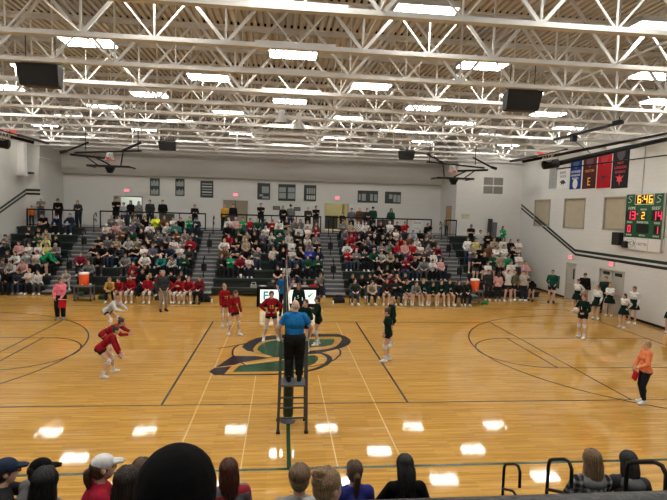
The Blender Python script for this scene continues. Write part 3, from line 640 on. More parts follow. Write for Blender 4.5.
for r, (y, par) in enumerate(ROWS):
    xs = [0, 5.68, 11.3, -5.68, -11.3] if par == 0 else [2.86, 8.5, 14.1, -2.86, -8.5, -14.1]
    if y > 16: xs = [v for v in xs if -15.3 < v < 11.4]
    for i, x in enumerate(sorted(xs)):
        e = empty('high_bay_light', (x, y, LZ), 0, 'rectangular white high-bay light, %s from left in %s lamp row from far wall' % (ORD[i + 1], ORD[r + 1]), 'ceiling light', 'high-bay ceiling lights')
        for me in [housing, lensme, cabme] + divs:
            o = bpy.data.objects.new(me.name.split('.')[0], me); COL.objects.link(o); o.parent = e
# lamps in the lobbies
for nm, loc, pw, c in (('lobby', (-11.1, 22.1, 6.1), 130, (.95, 1, .95)), ('corridor', (3.7, 22.5, 6.1), 95, (1, .93, .66))):
    e = empty('ceiling_lamp', loc, 0, 'flat ceiling lamp inside the %s' % ('bright doorway behind the second bleacher section' if nm == 'lobby' else 'yellow-lit doorway behind the fourth bleacher section'), 'ceiling lamp')
    MB().box(-.5, .5, -.3, .3, .03, .08).build('housing', whitem, e); MB().box(-.47, .47, -.27, .27, .0, .03).build('lens', mat('lobby lens ' + nm, c, .4, emit=pw / 12), e)

# ------------------------------------------------------------------ bleachers
Y0 = 10.6; RD, RR = .72, .40
SECT = [('far left', -16.2, -12.42), ('second', -11.1, -5.17), ('middle', -3.93, 2.2), ('fourth', 3.3, 9.75), ('far right', 10.75, 14.5)]
def bleacher(nm, x0, x1, sgn, y0, label, rows=8, last=None):
    e = empty('bleacher_section', ((x0 + x1) / 2, sgn * y0, 0), 0, label, 'bleachers', 'bleacher sections'); h = (x1 - x0) / 2
    yy = lambda a, b: (min(sgn * a, sgn * b), max(sgn * a, sgn * b))
    for i in range(1, rows + 1):
        a = (i - 1) * RD; b = a + RD
        if i == rows: b = a + RD
        MB().box(-h, h, *yy(a + .0, b + .02), RR * i - .05, RR * i - .01).build('foot_deck', deckb, e)
        MB().box(-h, h, *yy(a + .10, a + .13), max(RR * (i - 1) - .02, (.10 if sgn > 0 else 0) if i == 1 else 0), RR * i - .05).build('riser', riser, e)
        MB().box(-h, h, *yy(a - .01, a + .27), RR * i + .0, RR * i + .045).box(-h, h, *yy(a - .012, a + .02), RR * i - .09, RR * i + .0).build('bench', benchm, e, bevel=.008)
    return e
for nm, a, b in SECT: bleacher(nm, a, b, 1, Y0, 'dark green stepped bleacher section, %s of the five along the far wall' % {'far left': 'leftmost', 'second': 'second from left', 'middle': 'middle one', 'fourth': 'second from right', 'far right': 'rightmost'}[nm])
AIS = [(-12.42, -11.1), (-5.17, -3.93), (2.2, 3.3), (9.75, 10.75)]
AN = ['leftmost', 'second from left', 'third from left', 'rightmost']
for n_, (a, b) in enumerate(AIS):
    e = empty('aisle_stairs', ((a + b) / 2, Y0, 0), 0, 'grey aisle stairs up the far bleachers, %s of the four' % AN[n_], 'stairs', 'aisle stairs'); h = (b - a) / 2
    for i in range(1, 17):
        s_ = MB().box(-h, h, (i - 1) * .36 + (0 if i > 1 else -.25), i * .36 + .03, .2 * i - .04, .2 * i).build('step', tread, e)
        MB().box(-h, h, (i - 1) * .36 + .02, (i - 1) * .36 + .05, .2 * (i - 1), .2 * i - .04).build('riser', step_riser, s_)
        MB().box(-h, h, (i - 1) * .36 - .005 + (0 if i > 1 else -.25), (i - 1) * .36 + .03 + (0 if i > 1 else -.25), .2 * i - .045, .2 * i + .003).build('nosing', mat('pale nosing', (.25, .26, .265), .5), s_)
# upper walkway
wk = struct(MB().box(-15.47, 11.6, 16.36, YF, 0, W3).box(11.6, 14.5, 16.36, 17.1, 0, W3).box(XL, -15.47, 16.36, 17.1, 0, W3).build('floor_walkway', mat('walkway concrete', (.25, .25, .24), .6, 0, .1, 20))); MB().box(XL, 14.5, 16.33, 16.362, W3 - .16, W3 + .01).build('edge_trim', blackm, wk)

def railing(x0, x1, y, zb, label, mesh=False):
    e = empty('guard_rail', (x0, y, zb), 0, label, 'railing', 'walkway guard rails'); L_ = x1 - x0; n = max(1, round(L_ / 1.7))
    MB().cbox((L_ / 2, 0, 1.04), (L_ + .06, .06, .09)).build('top_rail', blackm, e); MB().cbox((L_ / 2, 0, .10), (L_, .04, .05)).build('bottom_rail', blackm, e)
    for k in range(n + 1): MB().cbox((L_ * k / n, 0, .52), (.07 if k in (0, n) else .05, .06, 1.04)).build('post', blackm, e)
    return e
for x0, x1, lb in ((-15.95, -12.95, 'leftmost, above the far left section'), (-11.6, -5.13, 'above the second bleacher section'), (-4.12, 2.28, 'above the middle bleacher section'), (3.1, 9.72, 'above the fourth bleacher section'), (10.75, 11.45, 'short rightmost one by the wooden door')):
    railing(x0, x1, 16.42, W3, 'black metal guard rail along the upper walkway, ' + lb)
# dark banner boards fixed to rail panels
bd = mat('dark rail board', (.03, .032, .032), .6)
for x, w, lb in ((-7.55, .95, 'second'), (-3.55, .7, 'middle'), (6.6, 1.15, 'fourth')):
    tag(MB().cbox((x, 16.47, W3 + .55), (w, .03, .85)).build('rail_panel', bd), 'dark board hung behind the guard rail above the %s bleacher section' % lb, 'panel', 'rail boards')
tag(MB().cbox((8.75, 16.36, W3 + .62), (.62, .012, .75)).build('hanging_poster', mat('white poster paper', (.62, .63, .63), .7)), 'white hand-lettered poster on the walkway rail above the fourth section', 'poster')
po = bpy.data.objects['hanging_poster']
text('lettering', 'Serve', .22, mat('black marker', (.03, .03, .03), .7), po, Matrix.Translation((8.75, 16.35, W3 + .82)) @ Matrix.Rotation(PI / 2, 4, 'X'), .002)
text('lettering', 'it up', .18, mat('black marker', (.03, .03, .03), .7), po, Matrix.Translation((8.7, 16.35, W3 + .45)) @ Matrix.Rotation(PI / 2, 4, 'X'), .002)

def aisle_rail(x, y, z, dirn, label, grp, panel=True, r=.026, up=.15):
    """tube hand rail standing in an aisle: post, rail running up the stair, rounded end"""
    e = empty('aisle_handrail', (x, y, z), 0, label, 'handrail', grp); s = .5 * 1
    P_ = lambda t, h: (0, dirn * t, h + (up if h > .3 else 0))
    MB().tube([P_(0, 0), P_(0, .80), P_(.02, .87), P_(.07, .91), P_(.30, 1.03), P_(.38, 1.04), P_(.43, .99), P_(.44, .80)], r, 8).build('post', blackm, e, True)
    MB().tube([P_(0, .52), P_(.03, .545), P_(.28, .66), P_(.36, .65), P_(.39, .60), P_(.40, .45)], r * .9, 8).build('lower_rail', blackm, e, True)
    MB().cbox(P_(0, .012), (.14, .14, .02)).build('foot_plate', blackm, e)
    if panel: MB().cbox(P_(.2, .40), (.30, .025, .40)).build('panel', blackp, e)
    return e
for n_, (a, b) in enumerate(AIS):
    for q, (y, w) in enumerate(((11.9, 'low'), (14.0, 'mid-height'), (15.75, 'top'))):
        st = int((y - Y0) / .36) + 1
        if n_ == 0 and q == 1: pass
        aisle_rail((a + b) / 2, y, .2 * st, 1, 'black tube handrail standing %s in the %s far aisle' % (w, AN[n_] + (' of the four' if n_ else '')), 'aisle handrails far side', q < 2)
# near bleachers under and in front of the camera
YB = 9.9
NS = [('left', -11.1, -5.17), ('centre', -3.93, 2.2), ('right', 2.98, 9.75)]
for nm, a, b in NS: bleacher(nm, a, b, -1, YB, 'dark green stepped bleacher section in the foreground, %s one below the camera rail' % nm)
for n_, (a, b) in enumerate(((-5.17, -3.93), (2.2, 2.98))):
    e = empty('aisle_stairs', ((a + b) / 2, -YB, 0), PI, 'grey aisle stairs in the foreground bleachers, %s of the centre section' % ('left', 'right')[n_], 'stairs', 'aisle stairs'); h = (b - a) / 2
    for i in range(1, 17):
        MB().box(-h, h, (i - 1) * .36, i * .36 + .03, .2 * i - .04, .2 * i).box(-h, h, (i - 1) * .36 + .02, (i - 1) * .36 + .05, .2 * (i - 1), .2 * i - .04).build('step', tread, e)
for y, z0, lb in ((-10.36, .4, 'lowest and furthest'), (-11.41, 1.0, 'middle'), (-12.62, 1.6, 'highest and nearest')):
    aisle_rail(2.77, y, z0 - .0, -1, 'black curved tube handrail in the near right aisle, %s of the three' % lb, 'aisle handrails near side', False, .019, .20)
struct(MB().box(XL, XR, YN, -15.72, 0, W3).build('floor_near_walkway', mat('walkway concrete', (.25, .25, .24), .6, 0, .1, 20)))
gr = empty('guard_rail', (-5, -15.72, W3), 0, 'grey-black padded rail across the bottom edge, just before the camera', 'railing', 'walkway guard rails')
MB().tube([(.0, 0, 1.0), (12, 0, 1.0)], .034, 12).build('top_rail', mat('dark grey rail', (.022, .023, .025), .4, 0, .3, 60), gr, True)
for k in range(7): MB().cbox((2 * k, 0, .5), (.05, .05, 1.0)).build('post', blackm, gr)
# ------------------------------------------------------------------ net, posts, referee stand
pad = mat('dark green post padding', (.012, .03, .022), .55, 0, .2, 30)
MX = Matrix.Rotation(PI / 2, 4, 'X')                                  # text facing -Y
MR = Matrix.Rotation(-PI / 2, 4, 'Z') @ Matrix.Rotation(PI / 2, 4, 'X')  # text facing -X
for y, lb in ((-5.5, 'near net post wrapped in dark padding behind the referee stand'), (5.5, 'far net post wrapped in dark padding before the scoring table')):
    e = empty('net_post', (0, y, 0), 0, 'volleyball ' + lb, 'net post', 'volleyball net posts')
    MB().lathe([(.045, 0), (.045, 2.5), (.02, 2.52)], n=14).build('post', darkgrey, e, True)
    MB().lathe([(.105, .12), (.115, .16), (.115, 1.78), (.105, 1.82)], n=16).build('pad', pad, e, True)
    MB().lathe([(.17, 0), (.17, .02), (.10, .03), (.10, .12)], n=20).build('base', darkgrey, e, True)
net = empty('volleyball_net', (0, 0, 0), 0, 'volleyball net across the middle of the court, seen end-on', 'net')
ns = mat('black net cord', (.02, .02, .02), .8)
mb = MB()
for k in range(-48, 49): mb.box(-.0015, .0015, k * .1 - .0015, k * .1 + .0015, 1.27, 2.21)
for k in range(1, 10): mb.box(-.0015, .0015, -4.85, 4.85, 1.25 + .095 * k - .0015, 1.25 + .095 * k + .0015)
tag(mb.build('mesh', ns, net), kind='stuff')
MB().box(-.006, .006, -4.87, 4.87, 2.19, 2.25).build('top_tape', whitem, net); MB().box(-.005, .005, -4.87, 4.87, 1.24, 1.28).build('bottom_tape', whitem, net)
for s in (-1, 1):
    MB().tube([(0, s * 4.85, 2.22), (0, s * 5.46, 2.26)], .005).tube([(0, s * 4.85, 1.26), (0, s * 5.42, 1.24)], .004).build('cable', ns, net)
    m2 = MB()
    for k in range(9): m2.lathe([(.006, 1.25 + .2 * k), (.006, 1.45 + .2 * k)], (0, s * 4.5, 0), 8, None, k % 2)
    m2.build('antenna', [mat('antenna red', (.6, .03, .03), .4), whitem], net, True)
rs = empty('referee_stand', (.08, -6.1, 0), 0, 'dark grey ladder-like referee stand by the near net post', 'stand')
sm_ = mat('dark grey stand metal', (.06, .065, .068), .5, .2); rb = mat('black rubber', (.015, .015, .015), .8)
for s in (-1, 1):
    MB().bar((.30 * s, -.02, .03), (.27 * s, -.02, 2.0), .055, .055).build('leg', sm_, rs); MB().bar((.30 * s, .62, .03), (.27 * s, .36, 1.06), .055, .055).build('leg', sm_, rs)
    MB().cbox((.30 * s, -.02, .025), (.085, .085, .05)).build('foot', rb, rs); MB().cbox((.30 * s, .62, .025), (.085, .085, .05)).build('foot', rb, rs)
    MB().bar((.27 * s, -.02, 1.98), (.27 * s, .40, 1.98), .05, .05).bar((.27 * s, .38, 1.06), (.27 * s, .38, 2.0), .045, .045).build('hand_rail', sm_, rs)
MB().box(-.30, .30, -.05, .42, 1.02, 1.06).build('platform', mat('stand platform', (.09, .095, .1), .6, 0, .2, 50), rs)
for k in range(3): MB().box(-.29, .29, -.035, -.005, .32 + .22 * k, .35 + .22 * k).build('rung', sm_, rs)
MB().box(-.27, .27, .36, .40, 1.5, 1.54).build('crossbar', sm_, rs)

# ------------------------------------------------------------------ scoring table with lit display
tb = empty('scoring_table', (.13, 7.6, 0), 0, 'black scoring table with lit white display panel along its front', 'table')
MB().box(-1.5, 1.5, 0, .75, .93, .97).build('table_top', blackm, tb); MB().box(-1.5, 1.5, 0, .06, .02, .95).build('front_panel', blackm, tb); MB().box(-1.5, -1.44, 0, .75, 0, .95).build('side_panel', blackm, tb); MB().box(1.44, 1.5, 0, .75, 0, .95).build('side_panel', blackm, tb)
sc_ = mat('lit white display', (.86, .97, .95), .3, emit=.36); tl = mat('lit teal lettering', (.0, .30, .30), .3, emit=.15)
for a, b in ((-1.34, -.02), (.02, 1.34)): MB().box(a, b, -.012, .0, .20, .86).build('display', sc_, tb)
text('lettering', 'Fa', .56, tl, tb, Matrix.Translation((-.96, -.014, .55)) @ MX, .002, 1.0, .012)
text('lettering', 'rm', .40, tl, tb, Matrix.Translation((.45, -.014, .50)) @ MX, .002, 1.0, .01)
MB().prism([(.95, .52), (1.02, .50), (1.2, .70), (1.16, .74), (1.03, .60), (.99, .66)], 0, .003, M=Matrix.Rotation(PI / 2, 3, 'X'), off=(0, -.014, 0)).build('leaf_mark', mat('lit green mark', (.03, .42, .14), .3, emit=.2), tb)
lp = empty('laptop', (-.75, 7.95, .97), .2, 'dark laptop open on the left end of the scoring table', 'laptop'); MB().box(-.17, .17, -.12, .12, 0, .018).build('keyboard', darkgrey, lp); MB().cbox((0, -.15, .11), (.34, .012, .22), RX(D(18))).build('screen', darkgrey, lp)
for x, y, c, lb in ((.55, 7.9, (.62, .62, .6), 'crumpled white towel on the scoring table'), (-1.1, 7.95, (.35, .4, .4), 'grey scorebook lying on the left end of the scoring table'), (.95, 8.05, (.5, .5, .5), 'pale paper pile on the right half of the scoring table')):
    if 'towel' in lb: 
        m_ = MB(); [m_.ell((x + dx, y + dy, .985), (.10, .09, .035)) for dx, dy in ((0, 0), (.12, .03), (-.1, .05), (.05, -.06))]; tag(m_.build('towel', fabric(c), None, True), lb, 'towel')
    else: tag(MB().cbox((x, y, .985), (.3, .22, .03), RZ(.2)).build('scorebook' if 'book' in lb else 'paper_pile', fabric(c)), lb, 'book' if 'book' in lb else 'paper')

# ------------------------------------------------------------------ drinks coolers on carts
cart_m = mat('grey plastic cart', (.10, .105, .10), .5); orange = mat('orange cooler plastic', (.80, .10, .02), .4); tops_ = mat('cooler white lid', (.75, .72, .68), .4)
for x, z, lb, side in ((-9.82, .74, 'left', -1), (9.98, .70, 'right', 1)):
    e = empty('drinks_cart', (x, 9.0, 0), 0, 'grey utility cart carrying an orange drinks cooler at the %s bench end' % lb, 'cart', 'utility carts')
    MB().box(-.42, .42, -.28, .28, z - .06, z).build('top_shelf', cart_m, e, bevel=.01); MB().box(-.42, .42, -.28, .28, .18, .22).build('lower_shelf', cart_m, e, bevel=.01)
    for a in (-.38, .38):
        for b in (-.24, .24): MB().box(a - .025, a + .025, b - .025, b + .025, .08, z - .06).build('leg', cart_m, e); MB().lathe([(.05, -.02), (.05, .02)], (a, b, .05), 12, Matrix.Rotation(PI / 2, 3, 'Y')).build('wheel', rb, e)
    c = empty('drinks_cooler', (x, 8.98, z), 0, 'orange round drinks cooler with white lid on the %s cart' % lb, 'cooler', 'orange drinks coolers')
    MB().lathe([(.20, 0), (.215, .02), (.235, .54), (.225, .56)], n=24).build('body', orange, c, True); MB().lathe([(.24, .55), (.245, .60), (.22, .64), (.05, .655)], n=24).build('lid', tops_, c, True)
    MB().lathe([(.025, 0), (.025, .06)], (0, -.22, .08), 10, Matrix.Rotation(PI / 2, 3, 'X')).build('tap', whitem, c)
    for s in (-1, 1): MB().tube([(s * .23, -.06, .42), (s * .27, -.05, .44), (s * .27, .05, .44), (s * .23, .06, .42)], .012).build('handle', orange, c)
    tag(MB().lathe([(.10, .22), (.12, .36), (.12, .4)], (x - .15, 9.0, 0), 14).build('bucket', mat('green bucket', (.02, .12, .05), .5), None, True), 'dark green bucket on the lower shelf of the %s cart' % lb, 'bucket')

# ------------------------------------------------------------------ chairs under the team benches, bags, bottles
chf = mat('chair frame', (.05, .05, .05), .4, .6); chs = mat('dark chair plastic', (.012, .05, .03), .5)
def folding_chair():
    e = empty('folding_chair'); MB().box(-.21, .21, -.17, .22, .43, .455).build('seat', chs, e, bevel=.01); MB().cbox((0, .25, .76), (.42, .02, .2), RX(D(-8))).build('backrest', chs, e, bevel=.01)
    for s in (-1, 1):
        MB().tube([(s * .2, -.2, .012), (s * .2, .22, .62), (s * .2, .255, .86)], .013).build('leg', chf, e); MB().tube([(s * .185, .25, .012), (s * .185, -.12, .43)], .013).build('leg', chf, e)
    return e
CHX = [-8.44, -7.98, -7.52, -6.72, -5.77, -5.19, -4.73, -4.23] + [3.48, 4.36, 5.2, 5.68, 6.18, 6.65, 7.11, 7.6, 8.06, 8.51, 8.98, 9.44]
proto = None
for i, x in enumerate(CHX):
    if proto is None: c = proto = folding_chair()
    else: c = copy_tree(proto)
    c.location = (x, 8.72, 0)
    L_ = x < 0; tag(c, 'dark green folding chair on the %s team bench, %s from left' % ('red' if L_ else 'green', ORD[i + 1 - (0 if L_ else 8)]), 'chair', 'team bench folding chairs')
def bag(x, y, c, lb, s=1.0):
    e = empty('sports_bag', (x, y, 0), random.uniform(-.3, .3), lb, 'bag', 'bags by the benches'); m_ = MB(); m_.ell((0, 0, .15 * s), (.30 * s, .17 * s, .15 * s)); m_.box(-.26 * s, .26 * s, -.13 * s, .13 * s, .0, .2 * s)
    child('body', remeshed(m_, .02, 3), fabric(c), e) if False else None
    me = remeshed(m_, .02, 3); me.materials.append(fabric(c)); o = bpy.data.objects.new('body', me); COL.objects.link(o); o.parent = e
    MB().tube([(-.14 * s, 0, .27 * s), (-.10 * s, 0, .38 * s), (.10 * s, 0, .38 * s), (.14 * s, 0, .27 * s)], .012).build('strap', blackm, e, True)
bag(-4.0, 8.9, (.015, .015, .017), 'black sports bag beside the right end of the red team bench'); bag(-9.05, 9.3, (.02, .06, .04), 'green sports bag right of the left orange cooler', .8)
bag(2.75, 8.95, (.02, .02, .022), 'black sports bag at the left end of the green team bench', 1.1); bag(10.55, 8.85, (.01, .25, .06), 'bright green bag on the floor right of the right cooler', .55)
bag(-6.3, 9.25, (.03, .03, .035), 'dark bag under the middle of the red team bench', .8)
for x, y, lb in ((-3.62, 8.6, 'white bottle standing past the right end of the red bench'), (2.42, 8.5, 'white bottle standing at the left end of the green bench')):
    b = tag(MB().lathe([(.035, 0), (.038, .01), (.038, .17), (.02, .2)], (x, y, 0), 14).build('bottle', whitem, None, True), lb, 'bottle'); MB().lathe([(.018, .2), (.018, .24)], (x, y, 0), 10).build('cap', blackm, b)
# cups and small things left on the empty rows of the middle section
for x, i, lb in ((-2.45, 2, 'white paper cup on an empty bench of the middle bleacher section'),): tag(MB().lathe([(.05, 0), (.07, .24)], (x, Y0 + (i - 1) * RD + .12, RR * i + .046), 14).build('paper_cup', whitem, None, True), lb, 'cup')
bag_m = MB().cbox((-1.7, Y0 + .12, RR + .13), (.34, .14, .17)).build('handbag', fabric((.30, .31, .31))); tag(bag_m, 'grey white-rimmed bag on the lowest bench of the middle section', 'bag')
MB().tube([(-1.82, Y0 + .12, RR + .21), (-1.8, Y0 + .12, RR + .34), (-1.6, Y0 + .12, RR + .34), (-1.58, Y0 + .12, RR + .21)], .012).build('handle', whitem, bag_m, True)

# ------------------------------------------------------------------ scoreboard on the right wall
sb = empty('scoreboard', (XR, 4.95, 3.30), 0, 'green electronic scoreboard on the right wall reading 13 to 14', 'scoreboard')
sb.scale = (1, .94, 1)
sg = mat('scoreboard green', (.012, .09, .035), .4); led0 = mat('black led field', (.012, .012, .012), .3)
lr = mat('red led', (.85, .03, .09), .4, emit=.75); la = mat('amber led', (.95, .50, .05), .4, emit=.75); wt = mat('white lettering', (.75, .75, .72), .5)
MB().box(-.14, -.001, -1.27, 1.27, .58, 2.58).build('cabinet', sg, sb, bevel=.01); MB().box(-.12, -.001, -1.27, 1.27, .0, .56).build('sponsor_panel', mat('white sponsor panel', (.68, .68, .66), .5), sb)
for y in (-.43, .43): MB().box(-.125, -.119, y - .008, y + .008, .02, .54).build('divider', mat('grey divider', (.25, .25, .25), .5), sb)
MB().box(-.15, -.06, -1.29, -1.27, 0, 2.6).box(-.15, -.06, 1.27, 1.29, 0, 2.6).box(-.15, -.06, -1.29, 1.29, 2.58, 2.6).build('frame', alum, sb)
# Viewed from the court (looking +X) the reading direction runs towards -Y
SEG = {'0': 'abcdef', '1': 'bc', '2': 'abged', '3': 'abgcd', '4': 'fgbc', '5': 'afgcd', '6': 'afgedc', '7': 'abc', '8': 'abcdefg', '9': 'abfgcd'}
def digits(s, yc, zc, w, h, m, gap=.45):
    mb = MB(); t = h * .13; x = 0; tot = len(s.replace(':', '')) * w + (len(s.replace(':', '')) - 1) * w * gap + (w * .35 if ':' in s else 0); x = -tot / 2
    def r(a0, a1, b0, b1): mb.box(-.152, -.146, yc - a1, yc - a0, zc + b0, zc + b1)
    for ch in s:
        if ch == ':':
            r(x - w * gap * .35, x - w * gap * .35 + t, h * .15, h * .15 + t); r(x - w * gap * .35, x - w * gap * .35 + t, -h * .15 - t, -h * .15); x += w * .35; continue
        g = SEG[ch]; H = h / 2
        if 'a' in g: r(x, x + w, H - t, H)
        if 'd' in g: r(x, x + w, -H, -H + t)
        if 'g' in g: r(x, x + w, -t / 2, t / 2)
        if 'f' in g: r(x, x + t, 0, H)
        if 'b' in g: r(x + w - t, x + w, 0, H)
        if 'e' in g: r(x, x + t, -H, 0)
        if 'c' in g: r(x + w - t, x + w, -H, 0)
        x += w * (1 + gap)
    return mb.build('led_digits', m, sb)
def field(yc, zc, w, h): MB().box(-.146, -.139, yc - w / 2, yc + w / 2, zc - h / 2, zc + h / 2).build('led_field', led0, sb)
field(0, 2.34, 1.22, .42); MB().box(-.145, -.139, -.64, .64, 2.10, 2.125).box(-.145, -.139, -.64, .64, 2.555, 2.58).box(-.145, -.139, -.64, -.615, 2.1, 2.58).box(-.145, -.139, .615, .64, 2.1, 2.58).build('clock_border', wt, sb)
digits('6:46', -.05, 2.34, .24, .36, la)
field(.86, 1.60, .74, .44); field(-.9, 1.60, .70, .44); field(0, 1.60, .34, .40); digits('13', .83, 1.60, .24, .38, lr); digits('14', -.92, 1.60, .24, .38, lr); digits('2', 0, 1.60, .2, .32, la)
MB().cbox((-.148, .40, 1.66), (.008, .07, .05)).build('serve_light', lr, sb)
field(.93, .97, .42, .36); field(-.95, .97, .42, .36); field(0, 1.0, .86, .40); digits('0', .93, .97, .2, .32, lr); digits('1', -.95, .97, .2, .32, lr)
for s_, y, z, sz in (('HOME', .82, 1.93, .19), ('GUEST', -.82, 1.93, .19), ('PERIOD', 0, 1.87, .12), ('FOULS', .92, 1.27, .13), ('PLAYER FOUL', 0, 1.28, .13), ('FOULS', -.95, 1.27, .13), ('BONUS', .93, .68, .12), ('MATCH', 0, .68, .12), ('BONUS', -.93, .68, .12)):
    text('lettering', s_, sz, wt, sb, Matrix.Translation((-.142, y, z)) @ MR, .002)
for y in (.98, -.98):  # swirl emblems in the top corners
    MB().tube([(-.142, y - .14, 2.48), (-.142, y + .05, 2.5), (-.142, y + .13, 2.42), (-.142, y + .02, 2.35), (-.142, y - .1, 2.3), (-.142, y - .02, 2.2), (-.142, y + .16, 2.2)], .012, 6).build('emblem', wt, sb)
gk = mat('grey sponsor print', (.10, .10, .10), .5)
text('lettering', 'EIMCA', .26, gk, sb, Matrix.Translation((-.122, .85, .28)) @ MR, .002); text('lettering', 'CRETTIN', .17, mat('red grey sponsor print', (.22, .05, .06), .5), sb, Matrix.Translation((-.122, 0, .28)) @ MR, .002)
mo = MB(); mo.tube([(-.123, .85 + .36 * math.cos(t), .28 + .19 * math.sin(t)) for t in [2 * PI * k / 24 for k in range(25)]], .008, 5); mo.build('oval_ring', gk, sb)
sp = empty('wall_speaker', (XR, 6.38, 3.75), 0, 'black loudspeaker on the right wall below the scoreboard', 'speaker')
MB().cbox((-.24, .05, .0), (.36, .42, .62), RZ(.25)).build('cabinet', blackp, sp, bevel=.02); MB().box(-.1, 0, -.05, .15, -.1, .1).build('bracket', blackm, sp)
tag(MB().cbox((XR - .13, 6.0, 3.50), (.24, .3, .3)).build('control_box', blackp, bevel=.01), 'small black box on the right wall beneath the scoreboard corner', 'box')
tag(MB().tube([(XR - .02, 5.3, 5.9), (XR - .02, 5.3, 8.1)], .015).build('conduit', mat('grey conduit', (.35, .35, .34), .5)), 'thin grey conduit running up the wall above the scoreboard', 'conduit')
# wall pads / box beside the single door
tag(MB().box(XR - .05, XR, 11.7, 12.35, .45, 1.2).build('wall_box', mat('dark wall box', (.05, .06, .06), .5), bevel=.01), 'dark box on the right wall left of the single door', 'box')

# ------------------------------------------------------------------ hanging school banners on the right wall
def banner(y0, y1, z0, z1, base, lines, emb, lb):
    e = empty('hanging_banner', (XR - .004, (y0 + y1) / 2, z0), 0, lb, 'banner', 'felt banners on the right wall'); w = (y1 - y0) / 2; h = z1 - z0
    MB().box(-.006, .004, -w, w, 0, h).build('cloth', fabric(base), e); MB().tube([(-.009, -w - .03, h), (-.009, w + .03, h)], .012).build('rod', alum, e)
    for s_, z, sz, c in lines: text('lettering', s_, sz, mat('banner print %.2f %.2f %.2f' % c, c, .7), e, Matrix.Translation((-.009, 0, z)) @ MR, .002)
    for kind, z, c in emb:
        m = mat('banner print %.2f %.2f %.2f' % c, c, .7)
        poly = {'bird': [(-.3, .05), (-.1, .16), (.12, .17), (.3, .05), (.34, -.06), (.2, -.02), (.12, -.12), (0, -.05), (-.2, -.13), (-.12, -.02)],
                'disc': [(.24 * math.cos(t), .28 * math.sin(t)) for t in [2 * PI * k / 20 for k in range(20)]],
                'wing': [(-.3, .22), (.28, .22), (.16, .1), (-.02, .1), (.12, .0), (-.04, -.02), (.0, -.26), (-.14, -.02), (-.1, .1)],
                'head': [(-.32, .2), (-.12, .14), (.0, .26), (.05, .12), (.3, .2), (.12, .0), (.2, -.1), (.04, -.08), (.0, -.3), (-.08, -.08), (-.22, -.06), (-.16, .04)],
                'shield': [(-.3, .25), (.3, .25), (.3, 0), (0, -.3), (-.3, 0)]}[kind]
        M_ = (MR.to_3x3()); MB().prism(poly, 0, .004, M=M_, off=(-.008, 0, z)).build('emblem', m, e)
    return e
W_ = (.66, .66, .64); K_ = (.03, .03, .03)
banner(12.72, 13.6, 6.45, 7.95, (.30, .31, .30), [(s_, z, .11, (.2, .2, .2)) for s_, z in (('1984', 1.2), ('1991', 1.0), ('1997', .8), ('2003', .6), ('2011', .4))], [], 'narrow grey year banner, leftmost of the row on the right wall')
banner(11.45, 12.66, 6.42, 7.95, W_, [('BISHOP', .92, .2, K_), ('EAGLES', .70, .2, K_)], [('bird', .32, K_)], 'white banner with a black bird head on the right wall')
banner(10.2, 11.3, 6.32, 7.95, (.012, .04, .20), [('HOWARD', .98, .2, W_), ('WINNESHIEK', .78, .16, W_), ('BRAVES', .6, .18, W_)], [('shield', 1.38, (.04, .09, .3)), ('disc', .3, W_)], 'royal blue banner with a white round emblem on the right wall')
banner(8.87, 10.07, 6.30, 8.0, (.075, .022, .02), [('CRESTON', .95, .18, (.75, .36, .04)), ('E', .36, .62, (.80, .48, .05))], [('shield', 1.4, (.12, .04, .05))], 'maroon banner with a big golden letter E on the right wall')
banner(7.63, 8.78, 6.28, 8.05, (.42, .015, .025), [('FALCON', .98, .15, (.2, .01, .015)), ('PRIDE', .80, .15, (.2, .01, .015))], [('shield', 1.45, (.4, .02, .03)), ('wing', .42, (.04, .01, .015))], 'bright red banner with a black wing emblem on the right wall')
banner(6.34, 7.56, 6.22, 8.1, (.02, .02, .022), [('NEW', 1.25, .2, (.6, .03, .05)), ('LONDON', 1.02, .2, (.6, .03, .05)), ('REDBIRDS', .8, .17, (.6, .03, .05))], [('shield', 1.58, (.06, .05, .06)), ('head', .42, (.65, .03, .05))], 'black banner with red lettering and a red head, right of the row')

